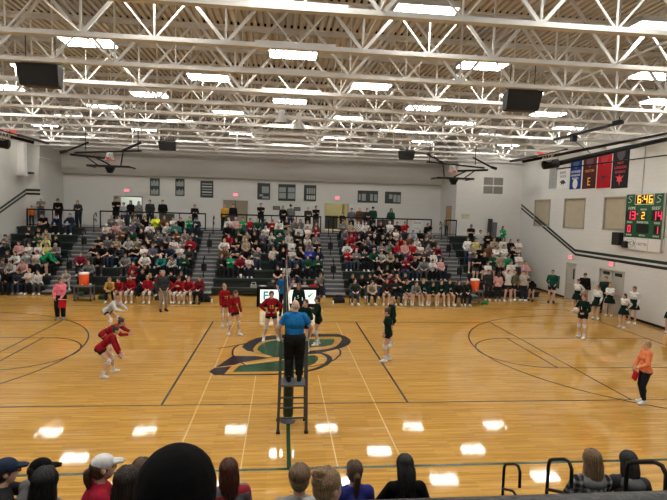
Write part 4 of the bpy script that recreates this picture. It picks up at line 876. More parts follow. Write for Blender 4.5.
# ------------------------------------------------------------------ far wall: framed photo boards, plaques, exit signs, vents
pk = mat('dark board', (.02, .025, .024), .5); pg = mat('photo grey', (.25, .29, .28), .5); pl = mat('photo pale', (.48, .50, .48), .5)
def board(x0, x1, z0, z1, kind, lb):
    e = empty('picture_board', ((x0 + x1) / 2, YF, (z0 + z1) / 2), 0, lb, 'picture', 'photo boards on the far wall'); w = (x1 - x0) / 2; h = (z1 - z0) / 2
    MB().box(-w, w, -.04, 0, -h, h).build('board', pk, e, bevel=.008); F_ = lambda a, b, c, d, m=pg: MB().box(a * w, b * w, -.048, -.038, c * h, d * h).build('photo', m, e)
    if kind == 'twin':
        for s in (.5, -.5):
            MB().prism([(-.8 * w, (s - .38) * h), (.8 * w, (s - .38) * h), (.8 * w, (s + .1) * h), (.55 * w, (s + .3) * h), (.2 * w, (s + .05) * h), (-.1 * w, (s + .32) * h), (-.5 * w, (s + .08) * h), (-.8 * w, (s + .2) * h)], 0, .008, M=Matrix.Rotation(PI / 2, 3, 'X'), off=(0, -.04, 0)).build('photo', pg, e)
    if kind == 'list':
        for k in range(5): F_(-.75, .8, .55 - .32 * k, .68 - .32 * k, pl if k % 2 else pg)
    if kind == 'door': F_(-.3, .8, -.2, .6); F_(-.7, -.1, -.6, -.35); F_(-.2, .8, -.85, -.6)
    if kind == 'grid':
        for a, b in ((-.92, -.12), (.12, .92)):
            for c, d in ((.05, .62), (-.72, -.05)): F_(a, b, c, d)
    if kind == 'cols':
        for k in range(4): F_(-.55 + .37 * k, -.28 + .37 * k, -.1, .62); F_(-.55 + .37 * k, -.28 + .37 * k, -.8, -.3, pl)
    if kind == 'wide':
        for a, b, c, d in ((-.9, -.72, -.6, .4), (-.6, -.2, -.7, .45), (.22, .5, -.7, .45), (.62, .92, -.7, .4)): F_(a, b, c, d)
    if kind == 'wide2':
        for a, b, c, d in ((-.5, -.08, -.2, .55), (.05, .45, -.75, .5), (.55, .92, -.75, .45)): F_(a, b, c, d)
for a in ((-9.61, -8.95, 5.43, 6.66, 'twin', 'tall dark photo board, leftmost on the far wall'), (-7.85, -7.22, 5.47, 6.68, 'twin', 'tall dark photo board, second from left on the far wall'), (-6.11, -5.2, 5.40, 6.6, 'list', 'dark board with five pale lines, left of the brown doors'),
          (-2.07, -1.15, 5.37, 6.56, 'door', 'dark photo board right above the brown doors'), (-.56, .69, 5.33, 6.54, 'grid', 'wide dark board with four photos in a grid'), (1.3, 2.2, 5.37, 6.53, 'cols', 'dark board with columns of small photos, left of the third doorway'),
          (5.28, 6.8, 5.38, 6.26, 'wide', 'low wide photo board right of the third doorway'), (7.33, 8.54, 5.36, 6.24, 'wide2', 'low dark photo board, rightmost on the far wall')): board(*a)
for x0, x1, z0, z1, lb in ((-.93, -.41, 4.66, 4.93, 'left'), (.6, 1.08, 4.62, 4.9, 'right')):
    e = tag(MB().box(x0, x1, YF - .03, YF + .004, z0, z1).build('plaque', pk, bevel=.005), 'small dark plaque on the far wall, %s of the pair' % lb, 'plaque', 'small plaques on the far wall'); MB().box(x0 + .05, x1 - .05, YF - .034, YF - .028, z0 + .06, z1 - .06).build('plate', mat('plaque plate', (.14, .14, .13), .4), e)
tag(MB().box(.28, .36, YF - .02, YF + .004, 5.02, 5.14).build('thermostat', darkgrey), 'small dark sensor on the far wall above the right plaque', 'sensor')
ex = mat('exit sign face', (.85, .30, .34), .4, emit=.55); exl = mat('exit letters', (.75, .02, .05), .4, emit=.5)
def exit_sign(loc, rz, lb):
    e = empty('exit_sign', loc, rz, lb, 'exit sign', 'lit exit signs'); MB().box(-.19, .19, -.06, 0, -.12, .12).build('housing', mat('exit housing', (.55, .45, .44), .4), e, bevel=.006); MB().box(-.175, .175, -.064, -.058, -.105, .105).build('face', ex, e)
    text('lettering', 'EXIT', .17, exl, e, Matrix.Translation((0, -.066, 0)) @ MX, .002)
exit_sign((-11.2, YF, 5.75), 0, 'red EXIT sign over the bright lobby doorway'); exit_sign((-3.63, YF, 5.66), 0, 'red EXIT sign over the brown double doors'); exit_sign((3.76, YF, 5.65), 0, 'red EXIT sign over the yellow-lit doorway')
exit_sign((XR, 10.66, 2.45), PI / -2, 'red EXIT sign over the single door in the right wall'); exit_sign((XR, 7.06, 2.44), PI / -2, 'red EXIT sign over the grey double doors in the right wall')
e = empty('wall_sign', (12.31, 17.1, 4.57), 0, 'small yellow-topped notice on the wall right of the wooden door', 'sign'); MB().box(-.31, .31, -.015, 0, -.16, .16).build('panel', mat('pale notice', (.5, .5, .46), .6), e); MB().box(-.29, .29, -.02, -.012, .06, .14).build('header', mat('yellow print', (.45, .36, .05), .6), e)
for k in range(3): MB().box(-.24, .24 - .08 * k, -.019, -.012, -.02 - .05 * k, -.005 - .05 * k).build('text_line', mat('olive print', (.25, .22, .05), .6), e)
vg = mat('grey louvre', (.30, .29, .27), .5)
for i, (x0, z0) in enumerate(((13.5, 6.78), (14.22, 6.78), (13.5, 6.18), (14.22, 6.18))):
    e = empty('wall_vent', (x0 + .33, 17.1, z0 + .26), 0, 'grey louvred vent in the right corner, %s of the four' % ('upper left', 'upper right', 'lower left', 'lower right')[i], 'vent', 'louvred wall vents')
    MB().box(-.33, .33, -.03, 0, .23, .26).box(-.33, .33, -.03, 0, -.26, -.23).box(-.33, -.30, -.03, 0, -.26, .26).box(.30, .33, -.03, 0, -.26, .26).build('frame', vg, e); m_ = MB(); [m_.cbox((0, -.012, -.2 + .045 * k), (.6, .006, .045), RX(.5)) for k in range(10)]; m_.build('louvres', vg, e); MB().box(-.3, .3, -.006, 0, -.23, .23).build('backing', mat('vent back', (.14, .135, .12), .6), e)
# leaning folded mats at the top of the far right section
for x, lb, c, t in ((13.98, 'black folded panel leaning at the top of the far right bleachers', (.03, .03, .032), .05), (14.32, 'grey folded panel leaning beside the black one at the top right', (.10, .10, .105), -.06)):
    tag(MB().cbox((x, 16.8, W3 + (.60 if x < 14 else .49)), (.30, .12, 1.22 if x < 14 else .98), RY(.08) @ RX(-.10)).build('folded_mat', mat('panel %.2f' % c[0], c, .6), bevel=.02), lb, 'panel')
# left corner: duct, projector, conduit
dk = empty('ventilation_duct', (-16.05, 16.25, 6.33), 0, 'white vertical duct box on the left wall near the ceiling', 'duct'); MB().box(-.25, .15, -.22, .22, .05, 2.0).build('duct', whitem, dk, bevel=.02); MB().box(-.25, .18, -.25, .25, 0, .06).build('collar', whitem, dk)
pj = empty('camera_unit', (-15.85, 17.1, 6.45), 0, 'small dark camera unit on a bracket in the left corner', 'camera'); MB().tube([(0, 0, .15), (0, -.2, .12)], .02).build('bracket', darkgrey, pj); MB().cbox((0, -.3, .08), (.3, .24, .14)).build('body', darkgrey, pj, bevel=.02); MB().lathe([(.05, 0), (.05, .06)], (.0, -.42, .08), 12, Matrix.Rotation(PI / 2, 3, 'X')).build('lens', blackm, pj)
tag(MB().tube([(-15.5, 17.06, 6.1), (-15.5, 17.06, 7.5), (-15.4, 17.06, 7.55), (-15.3, 17.3, 7.55), (-15.3, 19.9, 7.55)], .03).build('pipe', whitem, None, True), 'white pipe running up the left corner and along the recess', 'pipe')

# ------------------------------------------------------------------ hung speakers, white horns, basketball goals
spk = mat('speaker black', (.006, .006, .006), .6, 0, .2, 60)
for x, y, s, lb in ((-6.54, -2.4, 1.0, 'near left'), (6.54, -2.4, 1.0, 'near right'), (-6.63, 12.5, .9, 'far left'), (6.87, 12.5, .9, 'far right')):
    e = empty('hanging_speaker', (x, y, 8.28), 0, 'black box loudspeaker hung under the joists, %s one' % lb, 'speaker', 'ceiling-hung loudspeakers'); w, h = .52 * s, .5 * s
    m_ = MB(); V = []
    for z, y0_, y1_ in ((0, -.26, .24), (-h * 1.05, -.10, .24)): V += [(-w, y0_, z), (w, y0_, z), (w * .92, y1_, z), (-w * .92, y1_, z)]
    m_.add([(a * (.93 if c < -.1 else 1), b, c) for a, b, c in V], [(0, 3, 2, 1), (4, 5, 6, 7), (0, 1, 5, 4), (1, 2, 6, 5), (2, 3, 7, 6), (3, 0, 4, 7)]); m_.build('cabinet', spk, e, bevel=.02)
    MB().add([(-w * .94, -.268, -.03), (w * .94, -.268, -.03), (w * .87, -.115, -h), (-w * .87, -.115, -h)], [(0, 1, 2, 3)]).add([(-w * .94, -.255, -.03), (w * .94, -.255, -.03), (w * .87, -.105, -h), (-w * .87, -.105, -h)], [(3, 2, 1, 0)]).build('grille', mat('speaker grille', (.008, .008, .008), .8, 0, .4, 200), e)
    MB().box(-w * .9, w * .9, -.05, .05, .06, .10).box(-w * .85, -w * .8, -.02, .02, -.02, .1).box(w * .8, w * .85, -.02, .02, -.02, .1).build('yoke', blackm, e)
    for q in (-1, 1): MB().tube([(q * w * .7, 0, .1), (q * w * .7, 0, .9)], .012).build('hanger', blackm, e)
for x, y, z, lb in ((-.34, 3.7, 8.1, 'left'), (.36, 3.9, 7.9, 'right')):
    e = empty('hanging_bell_fixture', (x, y, z), 0, 'white bell-shaped fixture hung mid-ceiling, %s one of the pair' % lb, 'fixture', 'white bell fixtures')
    MB().lathe([(.09, .50), (.12, .48), (.13, .34), (.19, .2), (.25, .06), (.28, .02), (.27, .0), (.2, .02)], n=24).build('shade', mat('white bell', (.62, .63, .63), .4), e, True); MB().lathe([(.22, .012), (.22, .02)], n=20).build('diffuser', darkgrey, e); MB().box(-.1, .1, -.1, .1, .48, .62).build('ballast', mat('white bell', (.6, .6, .6), .4), e); MB().tube([(0, 0, .62), (0, 0, 1.1)], .012).build('stem', whitem, e)
glass = mat('backboard glass', (.55, .6, .58), .1, spec=.6); rimm = mat('orange-red rim', (.75, .10, .08), .4); netm = mat('white net cord', (.72, .70, .68), .8)
def hoop(e, c, R, red=True):
    """rim, net and bracket; R maps rim axis (local z = upward when in play)"""
    R = R.to_3x3(); c = Vector(c); T_ = lambda p: R @ Vector(p) + c
    MB().tube([T_((.225 * math.cos(t), .225 * math.sin(t), 0)) for t in [2 * PI * k / 24 for k in range(25)]], .012, 6).build('rim', rimm, e, True); MB().cbox(T_((0, .29, -.03)), (.12, .14, .08), R).build('rim_bracket', rimm, e)
    nm = MB()
    for k in range(12):
        a = 2 * PI * k / 12; b = a + 2 * PI / 24
        pts = [(.225, a, 0), (.17, b, -.12), (.15, a, -.24), (.12, b, -.36)]; nm.tube([T_((r * math.cos(t), r * math.sin(t), z)) for r, t, z in pts], .006, 4)
        pts = [(.225, a, 0), (.17, a - 2 * PI / 24, -.12), (.15, a, -.24), (.12, a - 2 * PI / 24, -.36)]; nm.tube([T_((r * math.cos(t), r * math.sin(t), z)) for r, t, z in pts], .006, 4)
    tag(nm.build('net', netm, e), kind='stuff')
# cross-court goals folded up flat under the joists on the far side: board level, rim and net pointing up
for s, x, lb in ((-1, -8.33, 'left'), (1, 8.33, 'right')):
    e = empty('basketball_goal', (x, 8.0, 6.5), 0, 'folded-up basketball goal under the ceiling, far %s cross-court one' % lb, 'basketball goal', 'cross-court basketball goals')
    MB().box(-.92, .92, -.0, 1.05, .0, .02).build('backboard', glass, e); MB().box(-.95, .95, -.04, .03, -.05, .05).box(-.95, -.9, 0, 1.08, -.03, .04).box(.9, .95, 0, 1.08, -.03, .04).build('pad', blackp, e)
    MB().box(-.30, -.26, .15, .6, .02, .03).box(.26, .30, .15, .6, .02, .03).box(-.3, .3, .15, .19, .02, .03).box(-.3, .3, .56, .6, .02, .03).build('target_square', whitem, e)
    hoop(e, (-.05 * s - .05, .25, .30), Matrix.Rotation(PI / 2, 3, 'X') @ Matrix.Rotation(PI, 3, 'Z') @ Matrix.Rotation(0, 3, 'X') if False else Matrix(((1, 0, 0), (0, -1, 0), (0, 0, -1))))
    MB().prism([(-.22, 0), (.22, 0), (.08, -.28), (-.08, -.28)], -.12, .12, M=Matrix.Rotation(PI / 2, 3, 'X'), off=(0, .3, -.02)).build('support', blackm, e)
    MB().bar((-1.35 * s, .6, .82), (1.7 * s, .6, .62), .08).build('cross_tube', blackm, e); MB().bar((.3 * s, .6, .42), (2.0 * s, .9, .55), .10).bar((.1 * s, .6, .1), (.9 * s, .75, .5), .06).bar((.75 * s, .8, .10), (1.3 * s, .8, .5), .05).bar((-.4 * s, .6, .1), (-.5 * s, .6, .75), .05).build('mast', blackm, e)
    MB().bar((-1.4 * s, .4, 1.2), (-.5 * s, .6, .80), .09).bar((1.0 * s, .4, 1.1), (2.1 * s, .6, .66), .07).bar((2.05 * s, .6, .68), (2.35 * s, .6, .60), .12).build('brace', blackm, e)
    for q in (-1.2, 1.2): MB().tube([(q, .6, .75), (q, .6, 1.85)], .02).build('hanger', blackm, e)
# main goals swung up along the court axis
for s, lb in ((-1, 'left'), (1, 'right')):
    e = empty('basketball_goal', (s * 8.6, 0, 6.5), 0, 'folded-up main basketball goal under the ceiling at the %s end' % lb, 'basketball goal', 'main basketball goals')
    P_ = lambda a, y, z: (a * s, y, z)
    MB().tube([P_(.12, 0, -.04), P_(4.9, 0, 1.16)], .085, 12).build('mast', blackm, e, True); MB().tube([P_(.0, 0, -.02), P_(.5, 0, .06)], .15, 12).build('mast_head', blackm, e, True)
    MB().tube([P_(.45, -.05, -.14), P_(4.7, -.05, .52)], .022, 8).build('brace_rod', blackm, e, True); MB().tube([P_(-.6, .3, .10), P_(4.9, .3, 1.35)], .05, 8).build('side_tube', blackm, e, True)
    V = [P_(-.75, -.92, .16), P_(.28, -.92, .42), P_(.28, .92, .42), P_(-.75, .92, .16)]
    MB().add(V + [(a, b, c + .02) for a, b, c in V], [(0, 1, 2, 3), (7, 6, 5, 4), (0, 4, 5, 1), (1, 5, 6, 2), (2, 6, 7, 3), (3, 7, 4, 0)]).build('backboard', glass, e)
    MB().bar(V[0], V[3], .09, .06).bar(V[0], V[1], .05, .04).bar(V[3], V[2], .05, .04).build('pad', blackp, e)
    hoop(e, P_(.12, .0, .40), Matrix(((0, -1, 0), (1, 0, 0), (0, 0, 1))) if s > 0 else Matrix(((0, 1, 0), (-1, 0, 0), (0, 0, 1))))
    MB().bar(P_(3.05, 4.9, 1.62), P_(3.05, .4, 1.62), .09).bar(P_(3.05, 3.4, 1.62), P_(3.05, 3.4, 1.35), .2).bar(P_(3.05, .9, 1.66), P_(3.05, .5, 1.66), .14).build('cross_tube', blackm, e); MB().tube([P_(3.05, 3.4, 1.4), P_(3.05, 2.2, .75)], .015).build('cable', blackm, e)
    for a, y, z in ((3.05, 4.7, 1.6), (3.05, .6, 1.6), (4.8, 0, 1.15)): MB().tube([P_(a, y, z), P_(a, y, 1.85)], .02).build('hanger', blackm, e)
# ------------------------------------------------------------------ clothing colours
CC = {'K': ('black', (.007, .007, .008)), 'D': ('charcoal', (.028, .03, .033)), 'G': ('grey', (.15, .15, .155)), 'G2': ('purple-grey', (.12, .11, .145)), 'L': ('light grey', (.36, .36, .35)),
      'W': ('white', (.58, .57, .55)), 'N': ('navy', (.013, .02, .045)), 'B': ('royal blue', (.02, .05, .36)), 'B2': ('pale blue', (.28, .36, .45)), 'R': ('red', (.27, .012, .02)),
      'M': ('maroon', (.15, .012, .03)), 'E': ('bright green', (.01, .23, .10)), 'F': ('forest green', (.012, .055, .033)), 'T': ('teal', (.02, .15, .14)), 'Y': ('neon yellow', (.70, .82, .03)),
      'Y2': ('pale yellow', (.55, .53, .20)), 'C': ('tan', (.30, .245, .17)), 'P': ('pale pink', (.55, .30, .29)), 'H': ('mottled grey', (.19, .18, .17)), 'H2': ('pale patterned', (.33, .33, .33)),
      'Z': ('brown', (.11, .055, .032)), 'O': ('orange', (.65, .18, .03))}
SHOE = {'white': (.66, .65, .63), 'black': (.015, .015, .016), 'grey': (.2, .2, .2)}
def shoes(c='white'): return [('shoeL', 'shoe', SHOE[c]), ('shoeR', 'shoe', SHOE[c])]
def patterned(nm, c1, c2, sc):
    if nm in _M: return _M[nm]
    m = fabric(c1, nm); nt = m.node_tree; N = nt.nodes; L = nt.links; b = N['Principled BSDF']
    tc = N.new('ShaderNodeTexCoord'); ck = N.new('ShaderNodeTexChecker'); ck.inputs['Scale'].default_value = sc; ck.inputs['Color1'].default_value = (*c1, 1); ck.inputs['Color2'].default_value = (*c2, 1)
    L.new(tc.outputs['Object'], ck.inputs['Vector']); L.new(ck.outputs['Color'], b.inputs['Base Color']); return m
PAT = {'H': patterned('cloth mottled', (.26, .24, .22), (.10, .10, .10), 14), 'H2': patterned('cloth pale pattern', (.55, .54, .52), (.12, .12, .12), 12)}
TR = [('black trousers', (.014, .014, .016)), ('dark jeans', (.014, .02, .034)), ('blue jeans', (.032, .05, .085)), ('dark leggings', (.018, .018, .022)), ('grey trousers', (.06, .06, .063))]
CROWD = {
 ('S0', 1): '-14.72,W,b -14.22,K,b -13.72,D,b -13.22,W,y -12.72,W,k',
 ('S0', 2): '-14.78,G,b -14.28,L,b -13.78,P,b -13.28,K,k',
 ('S0', 3): '-14.98,D,b -14.48,W,b -13.98,L,k -13.48,W,b -12.72,K,k',
 ('S0', 4): '-14.72,P,k -14.22,W,b -13.72,W,b -13.22,Y2,b -12.72,G,g',
 ('S0', 5): '-15.74,H,k -14.04,F,b -13.54,Y2,y -13.04,K,b',
 ('S0', 6): '-14.82,D,b -14.32,K,b -13.82,C,b',
 ('S0', 8): '-14.56,K,b -13.83,N,b -13.08,N,k',
 ('S1', 1): '-8.02,M,k -7.52,K,b -7.02,K,y -6.52,R,b -6.02,K,b -5.52,K,b',
 ('S1', 2): '-10.46,G,b -8.14,R,b -7.57,K,b',
 ('S1', 3): '-11.17,M,b -10.20,K,b -8.77,H,b -7.75,W,k -6.79,T,g -6.22,H2,b -5.65,F,g',
 ('S1', 4): '-10.73,K,b -10.23,K,b -9.73,K,k -9.23,D,b -8.52,K,b -8.02,W,k -7.52,G2,b -7.02,K,b -6.52,N,b -6.02,W,g -5.52,D,b',
 ('S1', 5): '-10.73,K,b -10.23,G,b -9.73,C,b -9.06,L,b -8.52,C,b -8.02,K,b -7.52,D,b -7.02,K,b -6.52,W,k -6.02,G,b -5.52,R,b',
 ('S1', 6): '-10.23,D,b -9.73,Z,b -9.02,F,b -8.52,K,y -8.02,D,b -7.52,G,b -7.02,G,b -6.52,Z,r -6.02,H,b -5.52,N,b',
 ('S1', 7): '-10.73,W,cw -10.23,P,b -9.73,H,b -9.23,G2,b -8.22,W,b -7.18,L,g -6.68,T,b',
 ('S1', 8): '-10.73,G,g -10.23,W,k -9.24,G,b -8.70,K,b -8.05,Y,g -7.55,Z,b -7.02,W,k -6.52,K,k -6.02,E,b -5.52,N,k',
 ('S2', 1): '1.88,H,b',
 ('S2', 2): '-0.41,K,b 0.08,L,b 0.64,K,b',
 ('S2', 3): '-3.58,D,b -3.08,E,b -2.58,M,b -2.08,W,k 1.28,F,b 1.79,F,g',
 ('S2', 4): '-3.48,Z,b -2.85,K,b -2.25,K,y -1.62,G,g -0.73,W,b -0.15,K,b 0.38,L,k 0.88,K,b 1.38,B,b 1.88,N,b',
 ('S2', 5): '-3.57,W,g -2.92,K,b -2.34,C,g -1.75,K,b -0.12,K,b 0.38,W,b 0.88,K,b 1.38,G,b 1.88,K,b',
 ('S2', 6): '-3.36,R,b -2.86,K,b -2.36,C,b -1.86,K,b -1.36,G2,b -0.86,H2,b -0.36,F,g 0.20,L,b 0.79,K,b 1.29,W,y 1.85,G,b',
 ('S2', 7): '-3.55,K,b -2.82,F,b -1.23,W,g -0.42,F,g 0.19,H,b 0.82,L,b 1.38,W,b 1.88,M,b',
 ('S2', 8): '-3.58,W,y -3.16,P,g -2.70,E,b -2.25,R,k -1.79,F,g -1.33,D,b -0.87,R,b -0.41,W,cw 0.05,K,b 0.50,G,b 0.96,G,b 1.42,W,y 1.88,Z,b',
 ('S3', 1): '3.67,K,b 4.17,K,b 4.67,K,b 5.17,K,b 5.67,M,r 6.17,K,y 6.67,K,b',
 ('S3', 2): '5.28,K,b 5.78,K,b',
 ('S3', 3): '6.47,K,b 7.00,M,k 7.58,K,b 8.08,G,b 8.58,W,b 9.08,P,b',
 ('S3', 4): '3.67,R,b 4.17,G,g 4.67,D,b 5.17,F,b 5.67,L,b 6.17,C,b 6.74,K,b 7.36,M,b 7.86,K,b 8.36,D,b 8.86,W,b',
 ('S3', 5): '3.67,W,k 4.17,M,b 4.77,K,b 5.27,N,b 5.77,H,b 6.27,H,b 6.77,R,b 7.27,P,y 7.77,R,b 8.27,W,b 8.77,G,b 9.27,M,y',
 ('S3', 6): '4.00,R,r 4.50,K,b 5.00,G,g 5.50,K,g 6.00,K,g 6.50,K,b 7.09,R,b 7.66,Z,y 8.16,W,b 8.66,D,b 9.16,D,r',
 ('S3', 7): '3.67,G2,b 4.17,M,b 5.29,D,b 6.53,K,b 7.03,W,b 8.09,B2,b 8.59,K,y 9.09,G,b',
 ('S3', 8): '3.67,G,b 4.17,C,k 4.67,H2,b 5.17,W,b 5.67,K,k 6.17,K,b 6.76,W,g 7.26,K,k 7.76,R,b 9.26,K,k',
 ('S4', 0): '13.27,W,k',
 ('S4', 1): '11.56,W,k 12.94,W,k 13.78,P,b',
 ('S4', 2): '11.12,K,b 11.62,K,y 12.12,F,b 12.62,C,b 13.12,E,k 13.73,W,b',
 ('S4', 3): '11.12,G,b 11.62,K,b 12.12,Z,b 12.62,W,k 13.12,W,b 13.62,K,b',
 ('S4', 4): '11.12,W,k 11.62,Y2,k 12.79,C,b 13.36,W,b 13.86,K,k 14.36,W,k',
 ('S4', 5): '12.19,L,k 12.69,K,b',
 ('S4', 6): '11.85,K,k 13.98,E,k',
}
SITP = ['sit_lap', 'sit_knees', 'sit_lean', 'sit_cross', 'sit_chin', 'sit_phone']; STP = ['stand_pock', 'stand_cross', 'clap', 'stand']
SNAME = {'S0': 'leftmost', 'S1': 'second', 'S2': 'middle', 'S3': 'fourth', 'S4': 'rightmost'}
for (sec, row), txt in CROWD.items():
    ps = txt.split(); n = len(ps)
    for k, e in enumerate(ps):
        x, t, h = e.split(','); x = float(x); cn, cc = CC[t]; rnd = random.Random(hash((sec == 'S0', int(sec[1]), row, k)) & 0xffff)
        stand = sec == 'S4'; fem = h in 'kbyr' and rnd.random() < .5; hc = 'b' if h == 'cw' else h
        pz = rnd.choice(STP if stand else SITP); bulk = rnd.choice([1.1, 1.2, 1.3]) if not stand else 1.12
        fig = P(pz, fem, bulk)
        st = 'cap' if h == 'cw' else ('long' if fem and rnd.random() < .7 else 'pony' if fem else 'balding' if h == 'g' and rnd.random() < .3 else 'short')
        hair = ('cap', (.62, .61, .6), 'b') if st == 'cap' else (st, hc)
        tn, tc = rnd.choice(TR); sc = rnd.uniform(.94, 1.04)
        if stand: y, z = Y0 + row * RD - .20, RR * row; rz = rnd.uniform(-.35, .15)
        else: y, z = Y0 + (row - 1) * RD + .14, RR * (row - 1) + .003; rz = rnd.uniform(-.22, .22)
        if row == 0: y, z = 10.0, 0
        if not stand: z += .01
        pos = 'only one seated there' if n == 1 else ORD[k + 1] + ' from left'
        lab = '%s-topped %s spectator, %s in row %s of the %s bleacher section' % (cn.replace(' ', '-'), 'white-capped' if st == 'cap' else HAIRN[hc] + '-haired', pos.replace('only one seated there', 'alone'), ['zero, the floor,', 'one', 'two', 'three', 'four', 'five', 'six', 'seven', 'eight'][row], SNAME[sec])
        top = PAT.get(t, cc); low = 'shorts' if stand and rnd.random() < .5 else 'trousers'
        cl = [('tee' if (t in 'WK' and rnd.random() < .4) else 'long', 'shirt', top), (low, low, tc)] + shoes(rnd.choice(['white', 'white', 'black', 'grey']))
        person(lab, (x, y, z), rz, fig, cl, hair, sc, rnd.choice([0, 0, 1, 1, 2, 3, 3, 4 if stand else 1]), 'spectators in the %s bleacher section' % SNAME[sec])

# standing on the walkway behind the guard rail
WLK = [(-15.35, 'stand_cross', 'G', ('cap', (.62, .61, .6), 'b'), 'man in grey sweatshirt and white cap, arms folded, leftmost behind the upper rail', 1.03),
 (-15.92, 'stand', 'O', ('short', 'b'), 'small child in an orange top beside the white-capped man upstairs', .72), (-14.3, 'stand_rail', 'K', ('short', 'k'), 'person in black hoodie standing behind the leftmost upper rail', 1.03),
 (-13.1, 'stand_rail', 'D', ('long', 'b'), 'long-haired person in charcoal leaning at the right end of the leftmost rail', .98), (-10.85, 'stand_cross', 'K', ('short', 'b'), 'tall man in black sweater standing left of the bright doorway', 1.1),
 (-10.38, 'stand', 'L', ('short', 'k'), 'person in light grey top standing in front of the bright doorway', .92), (-9.95, 'stand_pock', 'K', ('long', 'k'), 'long-haired person in black standing before the bright doorway', 1.0), (-9.45, 'stand', 'H', ('long', 'b'), 'person in mottled grey top at the right edge of the bright doorway', .98),
 (-8.75, 'stand_pock', 'D', ('short', 'b'), 'man in charcoal jacket behind the rail, left of the two right of the bright doorway', 1.05), (-7.95, 'stand_pock', 'K', ('crop', 'k'), 'burly man in black jacket behind the rail left of the lone watcher', 1.05), (-5.88, 'stand_rail', 'K', ('short', 'k'), 'lone person in black leaning on the right part of the second rail', .95),
 (-4.0, 'stand', 'OT', ('short', 'y'), 'person in mustard top standing at the brown double doors', .95), (-3.45, 'stand', 'K', ('short', 'k'), 'person in black with white cuff by the brown double doors', .98), (-1.65, 'stand_cross', 'K', ('short', 'k'), 'man in open black jacket standing alone below the door-photo board', 1.04),
 (-.2, 'stand_rail', 'K', ('long', 'b'), 'person in black leaning on the middle rail, left of the central pair', 1.0), (.32, 'stand_pock', 'G', ('cap', (.03, .03, .03), 'b'), 'dark-capped man in grey jacket, right of the central pair at the rail', 1.02), (1.45, 'stand_rail', 'D', ('short', 'g'), 'grey-haired person in charcoal leaning at the right end of the middle rail', .98), (2.0, 'stand_cross', 'K', ('short', 'b'), 'man in black sweater at the very right end of the middle rail', 1.0),
 (3.75, 'stand_rail', 'K', ('short', 'k'), 'person in black stooping in the yellow-lit doorway', .8), (4.4, 'stand_pock', 'G2', ('short', 'b'), 'person in purple-grey top at the right edge of the yellow doorway', .95), (4.95, 'stand', 'Z', ('balding', 'g'), 'bald man in dark brown standing right of the yellow doorway', .98), (5.4, 'stand_rail', 'D', ('short', 'k'), 'person in charcoal, left of the pair under the wide photo board', 1.0), (5.85, 'stand_pock', 'F', ('cap', (.03, .03, .03), 'b'), 'dark-capped man in forest green, right of the pair under the wide photo board', 1.03),
 (7.1, 'stand_pock', 'F', ('hood', (.03, .06, .05), 'b'), 'hooded person in green-grey behind the dark rail board', .97), (11.0, 'stand', 'C', ('pony', 'b'), 'small person in tan top at the short rail by the wooden door', .72)]
for x, pz, t, hair, lab, sc in WLK:
    c = (.50, .27, .03) if t == 'OT' else PAT.get(t, CC[t][1]); tn, tc = TR[int(abs(x) * 7) % 5]
    person(lab, (x, (16.66 if x < -15.2 else 16.85) + (.25 if 'rail' not in pz else 0), W3), -x * .012, P(pz, hair[0] in ('long', 'pony'), 1.22 if sc > .85 else 1.0), [('long', 'shirt', c), ('trousers', 'trousers', tc)] + shoes('black'), hair, sc * 1.03, 1, 'people standing on the upper walkway')

# ------------------------------------------------------------------ aisle and floor-side spectators
person('person in grey and white top with pale trousers sitting low in the left aisle', (-11.55, Y0 + .36 + .22, .2), .35, P('sit_lean', False), [('tee', 'shirt', (.36, .36, .35)), ('trousers', 'trousers', (.42, .41, .39))] + shoes(), ('short', 'y'), .85, 1, 'spectators in the aisles')
person('bending person in bright green top and shorts at the left section, seen from behind', (-12.75, 11.62, .8), PI * .55, P('stand', False, 1.2, hip=(-.12, .90), plean=40, clean=58, hpitch=40, wL=(.2, .5, .75), wR=(.2, .5, .75)), [('long', 'shirt', CC['E'][1]), ('shorts', 'shorts', (.02, .05, .03))] + shoes('black'), ('short', 'b'), 1.02, 0, 'spectators in the aisles')
FS = [(11.16, 10.0, 'stand', 'D', 'trousers', ('short', 'k'), 'student in charcoal hoodie standing on the floor, leftmost of the front group', 1.0, -.2), (11.62, 9.75, 'stand_pock', 'P', 'trousers', ('long', 'd'), 'long dark-haired student in pink top beside the right orange cooler', .95, 2.6),
 (12.2, 9.8, 'hands_head', 'W', 'shorts', ('short', 'k'), 'student in white tee with both hands on the head', 1.03, 0), (12.72, 10.1, 'stand_pock', 'GO', 'shorts', ('short', 'b'), 'student in olive-grey hoodie right of the one with raised hands', 1.0, -1.2), (13.16, 9.95, 'stand', 'C2', 'trousers', ('short', 'k'), 'student in cream top standing left of the one bending over', 1.0, -.6)]
for x, y, pz, t, low, hair, lab, sc, rz in FS:
    c = {'GO': (.12, .115, .08), 'C2': (.45, .42, .36)}.get(t) or CC[t][1]
    person(lab, (x, y, 0), rz, P(pz, hair[0] == 'long'), [('tee' if t == 'W' else 'long', 'shirt', c), (low, low, (.02, .02, .024))] + shoes(), hair, sc, 1, 'students standing on the floor')
person('student in black hoodie bending far forward at the right edge of the group', (13.65, 9.95, 0), -.9, P('stand', False, 1, hip=(-.18, .88), plean=45, clean=70, hpitch=50, wL=(.18, .42, .55), wR=(.18, .42, .55)), [('long', 'shirt', CC['K'][1]), ('shorts', 'shorts', (.02, .02, .02))] + shoes('black'), ('short', 'k'), 1.0, 0, 'students standing on the floor')
person('man in dark green hoodie and black shorts standing alone against the right wall', (14.64, 9.6, 0), -.5, P('stand_pock'), [('long', 'shirt', (.008, .075, .045)), ('shorts', 'shorts', (.012, .012, .013))] + shoes('black'), ('crop', 'k'), 1.06, 1)
